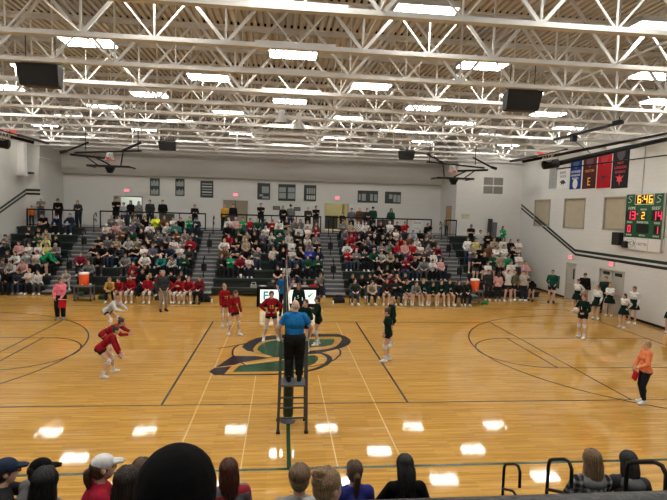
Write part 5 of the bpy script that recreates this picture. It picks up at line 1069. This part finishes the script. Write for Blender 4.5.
person('man in black jacket and khaki trousers looking down by the single door', (15.7, 8.3, 0), -.5, P('stand', False, 1.12, hpitch=28, clean=8), [('long', 'jacket', CC['K'][1]), ('trousers', 'trousers', (.32, .26, .18))] + shoes('black'), ('short', 'b'), 1.08, 1)
person('heavy bearded man in forest green polo by the grey double doors', (15.85, 6.8, 0), -.7, P('stand_pock', False, 1.3), [('tee', 'shirt', (.008, .03, .02)), ('trousers', 'trousers', (.014, .014, .016))] + shoes('black'), ('crop', 'b'), 1.08, 1)

# ------------------------------------------------------------------ cheerleaders
cheer_top = (.66, .66, .64); dkg = (.004, .016, .011)
cpose = P('stand', True, .95, wL=(.10, -.15, .98), wR=(.10, -.15, .98), eL=(.6, -.8, 0), eR=(.6, -.8, 0)); cpose2 = P('stand', True, .95, wL=(.18, .08, .88), wR=(.19, .02, .88), eL=(.4, -.8, 0), eR=(.4, -.8, 0)); cpose3 = P('stand_cross', True, .95)
CH = [(14.46, 6.9, cpose, -1.1, 'pony', 'd', 'cheerleader in white and dark green, furthest left, half behind the server', .98), (14.52, 5.4, cpose2, -.9, 'pony', 'r', 'cheerleader in white and dark green with reddish ponytail, in front of the black-jacketed man', .93), (15.6, 6.05, cpose3, -.7, 'long', 'y', 'fair-haired cheerleader in front of the man in the green polo', .95),
      (14.6, 3.65, cpose, -1.3, 'pony', 'd', 'shortest cheerleader, standing nearest the court with dark ponytail', .88), (15.6, 4.4, cpose2, -.9, 'pony', 'r', 'cheerleader with red-brown ponytail standing alone against the white wall', 1.0), (15.95, 2.62, cpose, -1.2, 'pony', 'b', 'cheerleader cut off by the right picture edge', .95)]
for x, y, fig, rz, st, hc, lab, sc in CH:
    person(lab, (x, y, 0), rz, fig, [('long', 'shirt', cheer_top), ('waist', 'vest', dkg), ('spandex', 'shorts', dkg), ('skirt', 'skirt', dkg)] + shoes(), (st, hc), sc, 0, 'cheerleaders along the right wall')

# ------------------------------------------------------------------ players
jred = (.25, .009, .016); jgrn = (.004, .017, .012); blk = (.012, .012, .013); padw = (.62, .60, .58); gold = mat('gold print', (.75, .48, .12), .6)
def player(lab, loc, rz, fig, jersey, low, hair, sc, number=None, ncol=None, skin=0, sleeves='long', group=None, pads=padw, low_c=blk):
    cl = [(sleeves, 'jersey', jersey), (low, 'shorts', low_c)] + shoes()
    if pads: cl += [('padL', 'knee_pad', pads), ('padR', 'knee_pad', pads), ('sockL', 'sock', pads), ('sockR', 'sock', pads)]
    r = person(lab, loc, rz, fig, cl, hair, sc, skin, group)
    if number:
        c = fig.waist + fig.Rc @ Vector((0, -.155, .13)); M_ = fig.Rc.to_4x4(); M_.translation = c
        text('jersey_number', number, .17, ncol or gold, r, M_ @ MX, .004)
        c = fig.waist + fig.Rc @ Vector((0, .15, .17)); M_ = fig.Rc.to_4x4() @ Matrix.Rotation(PI, 4, 'Z'); M_.translation = c
        text('jersey_number', number, .22, ncol or gold, r, M_ @ MX, .004)
    return r
V_ = .010
crouch = lambda **k: P('stand', True, .95, V_, **{**dict(hip=(-.24, .76), plean=42, clean=60, hpitch=20, wL=(.16, .34, .62), wR=(.16, .36, .60), eL=(.6, -.5, 0), eR=(.6, -.5, 0), aL=(.24, .10, .08), aR=(.22, -.12, .08), fyL=20, fyR=12), **k})
GR, GG = 'players in red jerseys', 'players in dark green jerseys'
player('red player crouched ready, nearest the camera at far left of court', (-4.95, -2.3, 0), 1.75, crouch(wL=(.16, .36, .50), wR=(.16, .38, .48), hip=(-.2, .80), plean=34, clean=47, hpitch=12), jred, 'spandex', ('bun', 'd'), .97, '7', group=GR)
player('red player crouched just behind the nearest one, head raised', (-5.35, -.7, 0), 1.65, crouch(wL=(.14, .50, .80), wR=(.14, .5, .78), clean=66, hpitch=10), jred, 'spandex', ('bun', 'd'), 1.0, '4', group=GR)
player('libero in white and grey jersey crouched behind the two red players', (-6.45, 2.75, 0), 1.3, crouch(clean=50, wL=(.14, .48, .85), wR=(.14, .5, .82)), (.50, .52, .53), 'spandex', ('pony', 'y'), 1.0, '2', mat('red print', (.5, .03, .04), .6), group=GR)
player('blonde red player standing, leftmost of the three by the net', (-2.46, 3.67, 0), .55, P('stand', True, .93, V_, wL=(.2, .10, .85), wR=(.2, .10, .85), aR=(.14, .12, .08)), jred, 'spandex', ('bun', 'y'), .99, '12', group=GR, low_c=(.18, .01, .02))
player('red player with brown ponytail walking, second of the three by the net', (-1.93, 2.23, 0), .75, P('stand', True, .95, V_, clean=8, hpitch=14, wL=(.24, .12, .84), wR=(.22, .02, .86), aL=(.14, .12, .08), aR=(.16, -.16, .08)), jred, 'spandex', ('pony', 'b'), .99, '9', group=GR)
player('tall red player with hands on hips facing the camera near the net', (-.55, 1.45, 0), .05, P('stand', True, .95, V_, hpitch=12, wL=(.17, .06, 1.02), wR=(.17, .06, 1.02), eL=(1, -.25, 0), eR=(1, -.25, 0), hL=(-.8, .5, -.4), hR=(-.8, .5, -.4), aL=(.24, 0, .08), aR=(.24, .04, .08)), jred, 'spandex', ('pony', 'd'), 1.06, '15', group=GR)
player('green player facing the net with raised hands, right of the referee', (1.1, .85, 0), -1.45, P('stand', True, .95, V_, clean=6, wL=(.05, .24, 1.26), wR=(.12, .22, 1.18), eL=(.8, -.2, -.6), eR=(.8, -.2, -.6), aL=(.12, .05, .08), aR=(.12, -.05, .08)), jgrn, 'spandex', ('bun', 'd'), 1.02, '11', whitem, group=GG)
player('green player facing the camera beside the referee, partly hidden', (.62, .05, 0), -.5, P('stand', True, .95, V_, wL=(.05, .22, 1.08), wR=(.08, .24, 1.1), eL=(.9, -.3, -.3), eR=(.9, -.3, -.3)), jgrn, 'spandex', ('pony', 'd'), 1.03, '20', whitem, group=GG)
player('green player with reddish face standing beyond the net behind the referee', (.5, 3.6, 0), -.2, P('stand', True, .95, V_, hpitch=10, wL=(.2, .12, .88), wR=(.2, .12, .88)), jgrn, 'spandex', ('long', 'r'), 1.05, '5', whitem, 2, group=GG)
player('green player standing side-on at the right attack line, nearer one', (3.2, -1.05, 0), -1.75, P('stand', True, .95, V_, clean=6, hpitch=8, wL=(.19, .10, .90), wR=(.19, .10, .90), aL=(.13, .06, .08), aR=(.13, -.08, .08)), jgrn, 'spandex', ('bun', 'd'), 1.0, '3', whitem, group=GG)
player('green player standing behind the one at the right attack line', (3.7, .75, 0), -1.4, P('stand', True, .95, V_, wL=(.2, .16, .92), wR=(.2, .16, .92), aL=(.14, .06, .08), aR=(.13, -.08, .08)), jgrn, 'spandex', ('pony', 'y'), 1.02, '8', whitem, group=GG)
srv = P('stand', True, .97, V_, clean=4, wL=(.10, .20, .98), wR=(.10, .24, 1.0), eL=(.8, -.4, -.2), eR=(.8, -.4, -.2), hL=(-.2, 1, .1), hR=(-.2, 1, .1), pL=(-1, 0, .3), pR=(-.2, 0, 1), aL=(.14, .12, .08), aR=(.14, -.10, .08))
sv = player('green server with reddish hair holding the ball beyond the end line', (11.62, 1.9, 0), -1.0, srv, jgrn, 'spandex', ('bun', 'r'), 1.02, '1', whitem, group=GG)
wp = RZ(-1.0) @ (srv.hand['R'] * 1.02) + Vector((11.62, 1.9, 0))
ball = MB(); ball.ell((0, 0, 0), (.105,) * 3, None, 24, 16); bo = tag(ball.build('volleyball', mat('pale volleyball', (.66, .55, .48), .5, bump=.2, bscale=30), None, True), "white volleyball held in the server's hand", 'ball'); bo.location = wp + Vector((-.06, .02, .085))
bs = MB()
for ax in ('X', 'Y', 'Z'): bs.tube([Matrix.Rotation(PI / 2, 3, ax) @ Vector((.1055 * math.cos(t), .1055 * math.sin(t), 0)) for t in [2 * PI * k / 24 for k in range(25)]], .0018, 4)
bs.build('seam', mat('ball seam', (.3, .22, .2), .7), bo)

# ------------------------------------------------------------------ officials
blue = (.012, .13, .36)
person('referee in bright blue polo and black trousers standing on the dark stand, seen from behind', (.10, -5.93, 1.06), PI, P('stand', False, 1.28, V_, wL=(.30, .12, .92), wR=(.30, .12, .92), eL=(1, -.5, 0), eR=(1, -.5, 0), hpitch=6), [('tee', 'polo_shirt', blue), ('trousers', 'trousers', blk, None, .032)] + shoes('black'), ('balding', 'g'), 1.03, 0, 'match officials', 'person')
person('second referee in bright blue polo standing by the far net post', (-.10, 5.9, 0), 0, P('stand', False, 1.15, V_, wL=(.2, -.08, .95), wR=(.2, -.08, .95)), [('tee', 'polo_shirt', blue), ('trousers', 'trousers', blk)] + shoes('black'), ('crop', 'r'), 1.1, 0, 'match officials')
flag = fabric((.42, .012, .02))
pk_ = P('stand', True, 1.32, V_, wL=(.10, .26, .92), wR=(.14, .24, .92), eL=(.8, -.4, -.2), eR=(.8, -.4, -.2), hyaw=40)
person('line judge in pink sweater and black trousers at the left end line', (-9.15, 4.75, 0), .12, pk_, [('long', 'sweater', (.72, .19, .25)), ('trousers', 'trousers', blk, None, .03)] + shoes('grey'), ('short', 'd'), 1.0, 0, 'line judges')
w_ = RZ(.12) @ pk_.hand['L'] + Vector((-9.15, 4.75, 0)); f1 = tag(MB().cbox((w_.x + .12, w_.y - .06, w_.z - .16), (.28, .02, .32), RZ(.3)).build('signal_flag', flag), 'red signal flag held by the line judge in pink', 'flag', 'line judge flags'); MB().bar((w_.x - .05, w_.y - .04, w_.z + .03), (w_.x + .3, w_.y - .09, w_.z + .02), .018).build('stick', whitem, f1)
ok_ = P('stand', True, 1.0, V_, wL=(.10, .24, .98), wR=(.12, .24, .95), eL=(.8, -.5, -.2), eR=(.8, -.5, -.2), aL=(.09, .02, .08), aR=(.08, -.04, .08))
person('line judge in orange sweater and black trousers at the right near corner', (9.14, -4.75, 0), -1.75, ok_, [('long', 'sweater', (.72, .22, .095)), ('trousers', 'trousers', (.014, .014, .022))] + shoes(), ('short', 'y'), .97, 0, 'line judges')
w_ = RZ(-1.75) @ (ok_.hand['L'] * .97) + Vector((9.14, -4.75, 0)); f2 = tag(MB().cbox((w_.x - .0, w_.y - .02, w_.z - .17), (.05, .13, .24), RX(.3)).build('signal_flag', flag), 'red signal flag held by the line judge in orange', 'flag', 'line judge flags'); MB().bar((w_.x, w_.y - .02, w_.z - .05), (w_.x, w_.y + .02, w_.z + .1), .018).build('stick', whitem, f2)

# ------------------------------------------------------------------ team benches
BL = [(-8.44, 'sit_lean', (.45, .28, .08), 'y', 'short', 'person in gold shirt, leftmost on the red team bench', 1), (-7.98, 'sit_lean', jred, 'd', 'pony', 'red player leaning forward, second on the red bench from left', 0), (-7.52, 'sit_lap', jred, 'b', 'pony', 'red player sitting upright, third on the red bench from left', 0), (-6.72, 'sit_lap', jred, 'y', 'pony', 'fair-haired red player, fourth on the red bench, left of the standing coach', 0),
      (-5.77, 'sit_knees', jred, 'd', 'pony', 'red player just right of the standing coach on the bench', 0), (-5.19, 'sit_phone', jred, 'b', 'pony', 'brown-haired red player, third on the bench from its right end', 0), (-4.73, 'sit_knees', jred, 'r', 'bun', 'reddish-haired red player, second on the bench from its right end', 0), (-4.23, 'sit_lap', (.14, .012, .02), 'b', 'long', 'woman in dark red and black, rightmost on the red team bench', 1)]
for x, pz, c, hc, st, lab, adult in BL:
    cl = [('long', 'jersey', c), ('trousers', 'trousers', blk) if adult else ('spandex', 'shorts', blk)] + shoes('black' if adult == 1 and x > -5 else 'white')
    if not adult: cl += [('padL', 'knee_pad', padw), ('padR', 'knee_pad', padw)]
    person(lab, (x, 8.70, .01), random.uniform(-.2, .25), P(pz, True, .97), cl, (st, hc), 1.0, 0, 'people on the red team bench')
person('grey-haired coach in dark jacket and khaki trousers standing before the red bench', (-5.5, 6.55, 0), .5, P('stand_pock', False, 1.15, V_), [('long', 'jacket', (.035, .042, .045)), ('trousers', 'trousers', (.24, .20, .15))] + shoes('black'), ('crop', 'g'), 1.08, 0)
BR = [(3.48, 'sit_knees', (.03, .045, .04), 'd', 'short', 'jeans', 'coach in dark green jacket and jeans, leftmost on the green bench'), (4.36, 'sit_lean', (.34, .29, .24), 'b', 'short', 'tr', 'person in pale vest leaning forward, second on the green bench'), (5.2, 'sit_lap', (.016, .016, .017), 'd', 'short', 'sh', 'person in black tee with red print, third on the green bench from left'), (5.68, 'sit_cross', (.016, .016, .018), 'b', 'long', 'tr', 'person in black jacket, fourth on the green bench from left'),
      (6.18, 'sit_knees', jgrn, 'b', 'pony', 'pl', 'green player, leftmost of the bare-legged row on the bench'), (6.65, 'sit_lean', (.16, .165, .16), 'b', 'pony', 'pl', 'player in grey warm-up leaning forward on the green bench'), (7.11, 'sit_lap', jgrn, 'y', 'pony', 'pl', 'fair-haired green player sitting tall on the bench'), (7.6, 'sit_lean', jgrn, 'd', 'bun', 'pl', 'green player leaning low, middle of the bare-legged row'),
      (8.06, 'sit_knees', jgrn, 'r', 'pony', 'pl', 'reddish-haired green player, second from right of the bare-legged row'), (8.51, 'sit_lap', jgrn, 'b', 'pony', 'pl', 'green player at the right end of the bare-legged row'), (8.98, 'sit_knees', (.014, .014, .015), 'd', 'long', 'tr', 'person in black with long dark hair, second from right on the green bench'), (9.44, 'sit_lap', (.014, .016, .015), 'b', 'pony', 'tr', 'person in black beside the right drinks cart, rightmost on the green bench')]
for x, pz, c, hc, st, low, lab in BR:
    cl = [('long', 'jersey' if low == 'pl' else 'shirt', c)] + ([('spandex', 'shorts', blk), ('sockL', 'sock', padw), ('sockR', 'sock', padw)] if low == 'pl' else [('shorts' if low == 'sh' else 'trousers', 'shorts' if low == 'sh' else 'trousers', {'jeans': (.045, .07, .13), 'tr': (.018, .018, .02), 'sh': (.30, .25, .16)}[low])]) + shoes('white')
    r = person(lab, (x, 8.70, .01), random.uniform(-.25, .15), P(pz, st != 'short', 1.0), cl, (st, hc), 1.02, 1, 'people on the green team bench')
    fg = P(pz, st != 'short', 1.0)
    if low in ('pl', 'sh'):
        c_ = fg.waist + fg.Rc @ Vector((0, -.15, .16)); M_ = fg.Rc.to_4x4(); M_.translation = c_
        text('jersey_number', str(int(x * 7) % 20 + 1) if low == 'pl' else '10', .14, whitem if low == 'pl' else mat('red print', (.5, .03, .04), .6), r, M_ @ MX, .004)
for x, pz, c, hc, st, lab in ((-.6, 'sit_phone', (.02, .02, .022), 'd', 'short', 'scorekeeper in black behind the laptop, leftmost at the scoring table'), (.40, 'sit_knees', (.35, .34, .33), 'b', 'pony', 'scorekeeper in pale top behind the net at the scoring table'), (.95, 'sit_lean', (.055, .055, .06), 'd', 'hood', 'hooded person in charcoal leaning over the scoring table'), (1.48, 'sit_knees', (.016, .016, .017), 'k', 'short', 'person in black at the right end of the scoring table')):
    person(lab, (x, 8.62, .0), random.uniform(-.2, .2), P(pz, st == 'pony'), [('long', 'shirt', c), ('trousers', 'trousers', blk)] + shoes('black'), (st, hc) if st != 'hood' else ('hood', c, 'd'), 1.0, 1, 'people at the scoring table')
    c = copy_tree(proto); c.location = (x, 8.64, 0); tag(c, 'dark folding chair behind the scoring table under the %s' % lab.split(' behind')[0].split(' leaning')[0].split(' at the')[0], 'chair', 'folding chairs at the scoring table')
tag(MB().cbox((1.35, 7.95, 1.02), (.36, .2, .09), RZ(.1)).build('folded_cloth', fabric((.45, .02, .03))), 'red folded cloth on the right end of the scoring table', 'cloth')
# ------------------------------------------------------------------ spectators in the foreground, seen from behind
def strand_hair(style, seed=1):
    """hair volume plus individual locks laid over it"""
    k = ('strand', style, seed)
    if k in _HAIR: return _HAIR[k]
    base = hair_mesh({'pony': 'pony', 'bun': 'bun', 'long': 'long', 'longer': 'long', 'short': 'short'}[style], True); r = random.Random(seed); mb = MB()
    n = len(base.vertices); mb.add([v.co[:] for v in base.vertices], [p.vertices[:] for p in base.polygons])
    C_ = Vector((0, .022, .034)); R_ = Vector((.0895, .1055, .0995))
    for i in range(190):
        ph = r.uniform(-2.5, 2.5); pts = []; end = {'short': 1.75, 'pony': 1.9, 'bun': 1.5, 'long': 1.9, 'longer': 1.9}[style] + r.uniform(-.25, .2)
        a0 = r.uniform(.05, .9)
        for q in range(8):
            th = a0 + (end - a0) * q / 7; p_ = ph
            if style in ('pony', 'bun'): p_ = ph * (1 - .82 * (q / 7) ** 1.3)
            d = Vector((math.sin(th) * math.sin(p_), math.sin(th) * math.cos(p_), math.cos(th)))
            if abs(p_) > 1.9 and th > 1.0: break
            pts.append(C_ + Vector((d.x * R_.x, d.y * R_.y, d.z * R_.z)) * r.uniform(.995, 1.03))
        if style in ('long', 'longer') and abs(ph) < 2.0 and len(pts) == 8:
            e = pts[-1].copy(); L_ = r.uniform(.14, .24) * (1.35 if style == 'longer' else 1)
            for q in range(1, 6): pts.append(Vector((e.x * (1 + .10 * math.sin(q)) + r.uniform(-.004, .004), max(e.y, .04) + .022 * math.sin(q * .6), e.z - L_ * q / 5)))
        if len(pts) > 3: mb.tube(pts, [.0045] * (len(pts) - 2) + [.003, .001], 4, 0, False)
    if style == 'pony':
        for i in range(60):
            a = r.uniform(0, 6.28); w = r.uniform(.6, 1.05)
            mb.tube([(math.cos(a) * .026 * w, .115 + math.sin(a) * .02, .03), (math.cos(a) * .036 * w, .152 + math.sin(a) * .03 * w, -.02), (math.cos(a) * .037 * w + .004, .14 + math.sin(a) * .035 * w, -.10), (math.cos(a) * .02 * w, .105 + math.sin(a) * .02, -.20 - r.uniform(0, .05))], [.004, .004, .004, .001], 4, 0, False)
        mb.tube([(.03 * math.cos(t), .118, .03 + .03 * math.sin(t)) for t in [2 * PI * q / 12 for q in range(13)]], .007, 6)
    if style == 'bun':
        for i in range(40):
            t0 = r.uniform(0, 6.28); rr = r.uniform(.03, .047); zz = r.uniform(-.03, .035)
            mb.tube([(rr * math.cos(t0 + q * .5), .09 + rr * math.sin(t0 + q * .5), .105 + zz * (1 - q * .05)) for q in range(7)], [.001, .004, .0045, .0045, .004, .003, .001], 4, 0, False)
    me = mb.mesh('hair locks ' + style, fabric((.05, .03, .02)), True); _HAIR[k] = me; return me
def plaid():
    m = fabric((.10, .10, .105), 'cloth grey plaid'); nt = m.node_tree; N = nt.nodes; L = nt.links; b = N['Principled BSDF']
    tc = N.new('ShaderNodeTexCoord'); sp_ = N.new('ShaderNodeSeparateXYZ'); L.new(tc.outputs['Object'], sp_.inputs[0]); outs = []
    for ax in 'XZ':
        w = N.new('ShaderNodeMath'); w.operation = 'MULTIPLY'; w.inputs[1].default_value = 95; L.new(sp_.outputs[ax], w.inputs[0])
        s_ = N.new('ShaderNodeMath'); s_.operation = 'SINE'; L.new(w.outputs[0], s_.inputs[0]); g_ = N.new('ShaderNodeMath'); g_.operation = 'GREATER_THAN'; g_.inputs[1].default_value = .15; L.new(s_.outputs[0], g_.inputs[0]); outs.append(g_)
    ad = N.new('ShaderNodeMath'); ad.operation = 'ADD'; L.new(outs[0].outputs[0], ad.inputs[0]); L.new(outs[1].outputs[0], ad.inputs[1])
    rp = N.new('ShaderNodeValToRGB'); rp.color_ramp.interpolation = 'CONSTANT'; e = rp.color_ramp.elements; e[0].color = (.02, .02, .022, 1); e[1].position = .34; e[1].color = (.10, .105, .11, 1); n3 = e.new(.75); n3.color = (.26, .27, .28, 1)
    dv = N.new('ShaderNodeMath'); dv.operation = 'DIVIDE'; dv.inputs[1].default_value = 2; L.new(ad.outputs[0], dv.inputs[0]); L.new(dv.outputs[0], rp.inputs[0]); L.new(rp.outputs[0], b.inputs['Base Color']); return m
hc_g = {'br': (.085, .046, .025), 'lb': (.20, .125, .068), 'bl': (.27, .175, .09), 'dk': (.014, .010, .009), 'bk': (.008, .0075, .008), 'au': (.085, .028, .016), 'db': (.03, .018, .012)}
def hm(k): return mat('long hair ' + k, hc_g[k], .42, bump=.7, bscale=55, var=.4, vscale=30, spec=.5, stretch=(3.2, 3.2, .3))
GF = 'spectators in the foreground bleachers'
def front(lab, x, row, rz, pose, top, hair, sc=1.0, skin=0, extra=None, voxel=.011, fem=True, bulk=1.0, dz=0, dy=0, **kw):
    y = -(9.9 + (row - 1) * .72 + .14) + dy; F = P(pose, fem, bulk, voxel, **kw)
    r = person(lab, (x, y, .4 * (row - 1) + .012 + dz), rz, F, [('long', 'jacket' if not fem else 'top', top), ('trousers', 'trousers', (.02, .022, .03))] + shoes('black'), None, sc, skin, GF)
    st, m = hair
    if st in ('cap', 'beanie', 'hood'):
        child(st, hair_mesh(st, True), m, r, F.head)
        if kw is not None and extra in hc_g: child('hair', strand_hair('pony' if st == 'cap' and fem else 'short', 3), hm(extra), r, F.head @ Matrix.Translation((0, 0, -.02)) @ Matrix.Diagonal((.93, .93, .9, 1)))
    else: child('hair', strand_hair(st, int(abs(x) * 10) + 1), hm(m), r, F.head)
    return r, F
def w2(r, F, v): return Matrix.Translation(r.location) @ Matrix.Rotation(r.rotation_euler.z, 4, 'Z') @ Vector(v)
capnavy = fabric((.022, .032, .06)); blackf = fabric((.004, .004, .005)); greyf = fabric((.16, .16, .165))
r, F = front('man in navy cap and glasses with dark shirt, leftmost in the foreground, holding a phone', -2.99, 3, 2.15, 'sit_phone', (.018, .018, .02), ('cap', capnavy), 1.07, 1, 'db', fem=False, hpitch=4, wL=(.10, .36, .98), wR=(.06, .38, .98))
g = MB(); 
for s in (-1, 1): g.tube([(s * .032 + .022 * math.cos(t), -.112, .006 + .018 * math.sin(t)) for t in [2 * PI * k / 14 for k in range(15)]], .0025, 5).tube([(s * .056, -.108, .01), (s * .08, -.04, .012), (s * .082, .02, .005)], .0025, 5)
g.tube([(-.012, -.113, .008), (.012, -.113, .008)], .002, 5); o = g.build('glasses', blackm, r, True); o.matrix_local = F.head
pw = w2(r, F, (F.hand['L'] + F.hand['R']) / 2 * 1.07); ph = empty('phone', pw + Vector((0, .02, .05)), 2.15, 'dark phone held up by the man in the navy cap', 'phone'); MB().cbox((0, 0, 0), (.15, .010, .075)).build('body', blackm, ph, bevel=.004); MB().cbox((0, .006, 0), (.138, .002, .066)).build('screen', mat('phone screen', (.12, .14, .16), .1), ph)
front('person in black cap and grey sweatshirt, second from left in the foreground', -2.76, 3, 2.3, 'sit_lean', greyf, ('cap', blackf), 1.05, 0, 'dk', fem=False, hpitch=8, clean=22)
front('person with long straight black hair and black hoodie, before the grey sweatshirt', -1.90, 5, PI - .1, 'sit_lap', blackf, ('longer', 'bk'), .935, 0, clean=20)
r, F = front('person in white cap and red sweatshirt with brown ponytail, looking right', -2.09, 3, 2.0, 'sit_knees', (.30, .012, .03), ('cap', fabric((.62, .62, .62))), 1.09, 0, 'br', hpitch=0, hyaw=0, clean=16)
front('person with long dark brown hair and dark top, right of the white cap', -1.29, 5, PI - .15, 'sit_lap', (.03, .02, .018), ('longer', 'db'), .95, 0)
front('brown-haired person half hidden behind the big black beanie', -1.58, 3, PI - .2, 'sit_lap', (.02, .02, .022), ('short', 'br'), 1.05, 0, fem=False)
r, F = front('large head in a black knit beanie, closest to the camera at bottom centre', -.46, 8, PI + .05, 'sit_lap', blackf, ('beanie', fabric((.002, .002, .0025))), 1.0, 1, None, fem=False, bulk=1.15, voxel=.009, dy=-.19, dz=-.012)
[c for c in r.children if c.name.startswith('beanie')][0].matrix_local = F.head @ Matrix.Diagonal((1.1, 1.06, 1.0, 1))
front('person with long auburn hair in grey and red, right of the big beanie', -.70, 3, PI + .25, 'sit_lap', patterned('cloth grey red patches', (.16, .16, .165), (.35, .03, .04), 5), ('longer', 'au'), 1.03, 0)
front('person with short blond-brown hair and grey top, left of the hair bun', -.04, 5, PI, 'sit_lean', (.22, .225, .24), ('short', 'lb'), .91, 0, clean=14)
front('person with messy blond bun, closest head right of the beanie', .04, 6, PI - 1.0, 'sit_lap', (.30, .30, .31), ('bun', 'bl'), .905, 0, clean=10)
front('person with brown ponytail and royal blue shirt at the bottom centre', .60, 3, PI + .1, 'sit_lap', (.03, .035, .20), ('pony', 'br'), .99, 0)
front('person in black hoodie with long black hair, right of the blue shirt', 1.17, 3, PI, 'sit_phone', blackf, ('longer', 'bk'), 1.0, 0)
r, F = front('person in grey plaid jacket with grey hood and light brown hair', 3.25, 3, PI - .05, 'sit_lap', plaid(), ('longer', 'lb'), 1.04, 0)
hm_ = MB(); hm_.ell(F.waist + F.Rc @ Vector((0, .075, .335)), (.135, .075, .07)); hm_.ell(F.waist + F.Rc @ Vector((0, .05, .37)), (.12, .085, .04))
me = remeshed(hm_, .014, 3); me.materials.append(fabric((.17, .175, .18))); o = bpy.data.objects.new('hood', me); COL.objects.link(o); o.parent = r
r, F = front('person with long black hair and grey-black jacket, rightmost in the foreground', 3.72, 3, PI - .3, 'sit_phone', (.045, .046, .05), ('longer', 'dk'), .99, 0, hpitch=20)
me = remeshed(hm_, .014, 3); me.materials.append(fabric((.10, .10, .105))); o = bpy.data.objects.new('hood', me); COL.objects.link(o); o.parent = r

# ------------------------------------------------------------------ camera, world, colour management
cam = bpy.data.cameras.new('camera'); co = bpy.data.objects.new('camera', cam); COL.objects.link(co)
f_, cx, cy, cz, ya, pi_, ro = 501.89766, -.207102, -16.482567, 4.752483, .102468979, -.0791974129, .0277624838
sy, cyw, sp_, cp, sr, cr = math.sin(ya), math.cos(ya), math.sin(pi_), math.cos(pi_), math.sin(ro), math.cos(ro)
fw = Vector((sy * cp, cyw * cp, sp_)); rt = Vector((cyw, -sy, 0)); up = rt.cross(fw); r2 = rt * cr + up * sr; u2 = up * cr - rt * sr
Mc = Matrix((r2, u2, -fw)).transposed().to_4x4(); Mc.translation = (cx, cy, cz); co.matrix_world = Mc
cam.sensor_width = 36; cam.lens = f_ / 667 * 36; cam.clip_start = .05; cam.clip_end = 200; SC.camera = co
w = bpy.data.worlds.new('world'); SC.world = w; w.use_nodes = True; w.node_tree.nodes['Background'].inputs[0].default_value = (.5, .5, .5, 1); w.node_tree.nodes['Background'].inputs[1].default_value = .02
vs = SC.view_settings; vs.view_transform = 'Standard'; vs.look = 'None'; vs.gamma = 1; vs.use_curve_mapping = False; vs.exposure = EXPOSURE
SC.cycles.max_bounces = 6; SC.cycles.diffuse_bounces = 4; SC.cycles.glossy_bounces = 3; SC.cycles.sample_clamp_indirect = 8
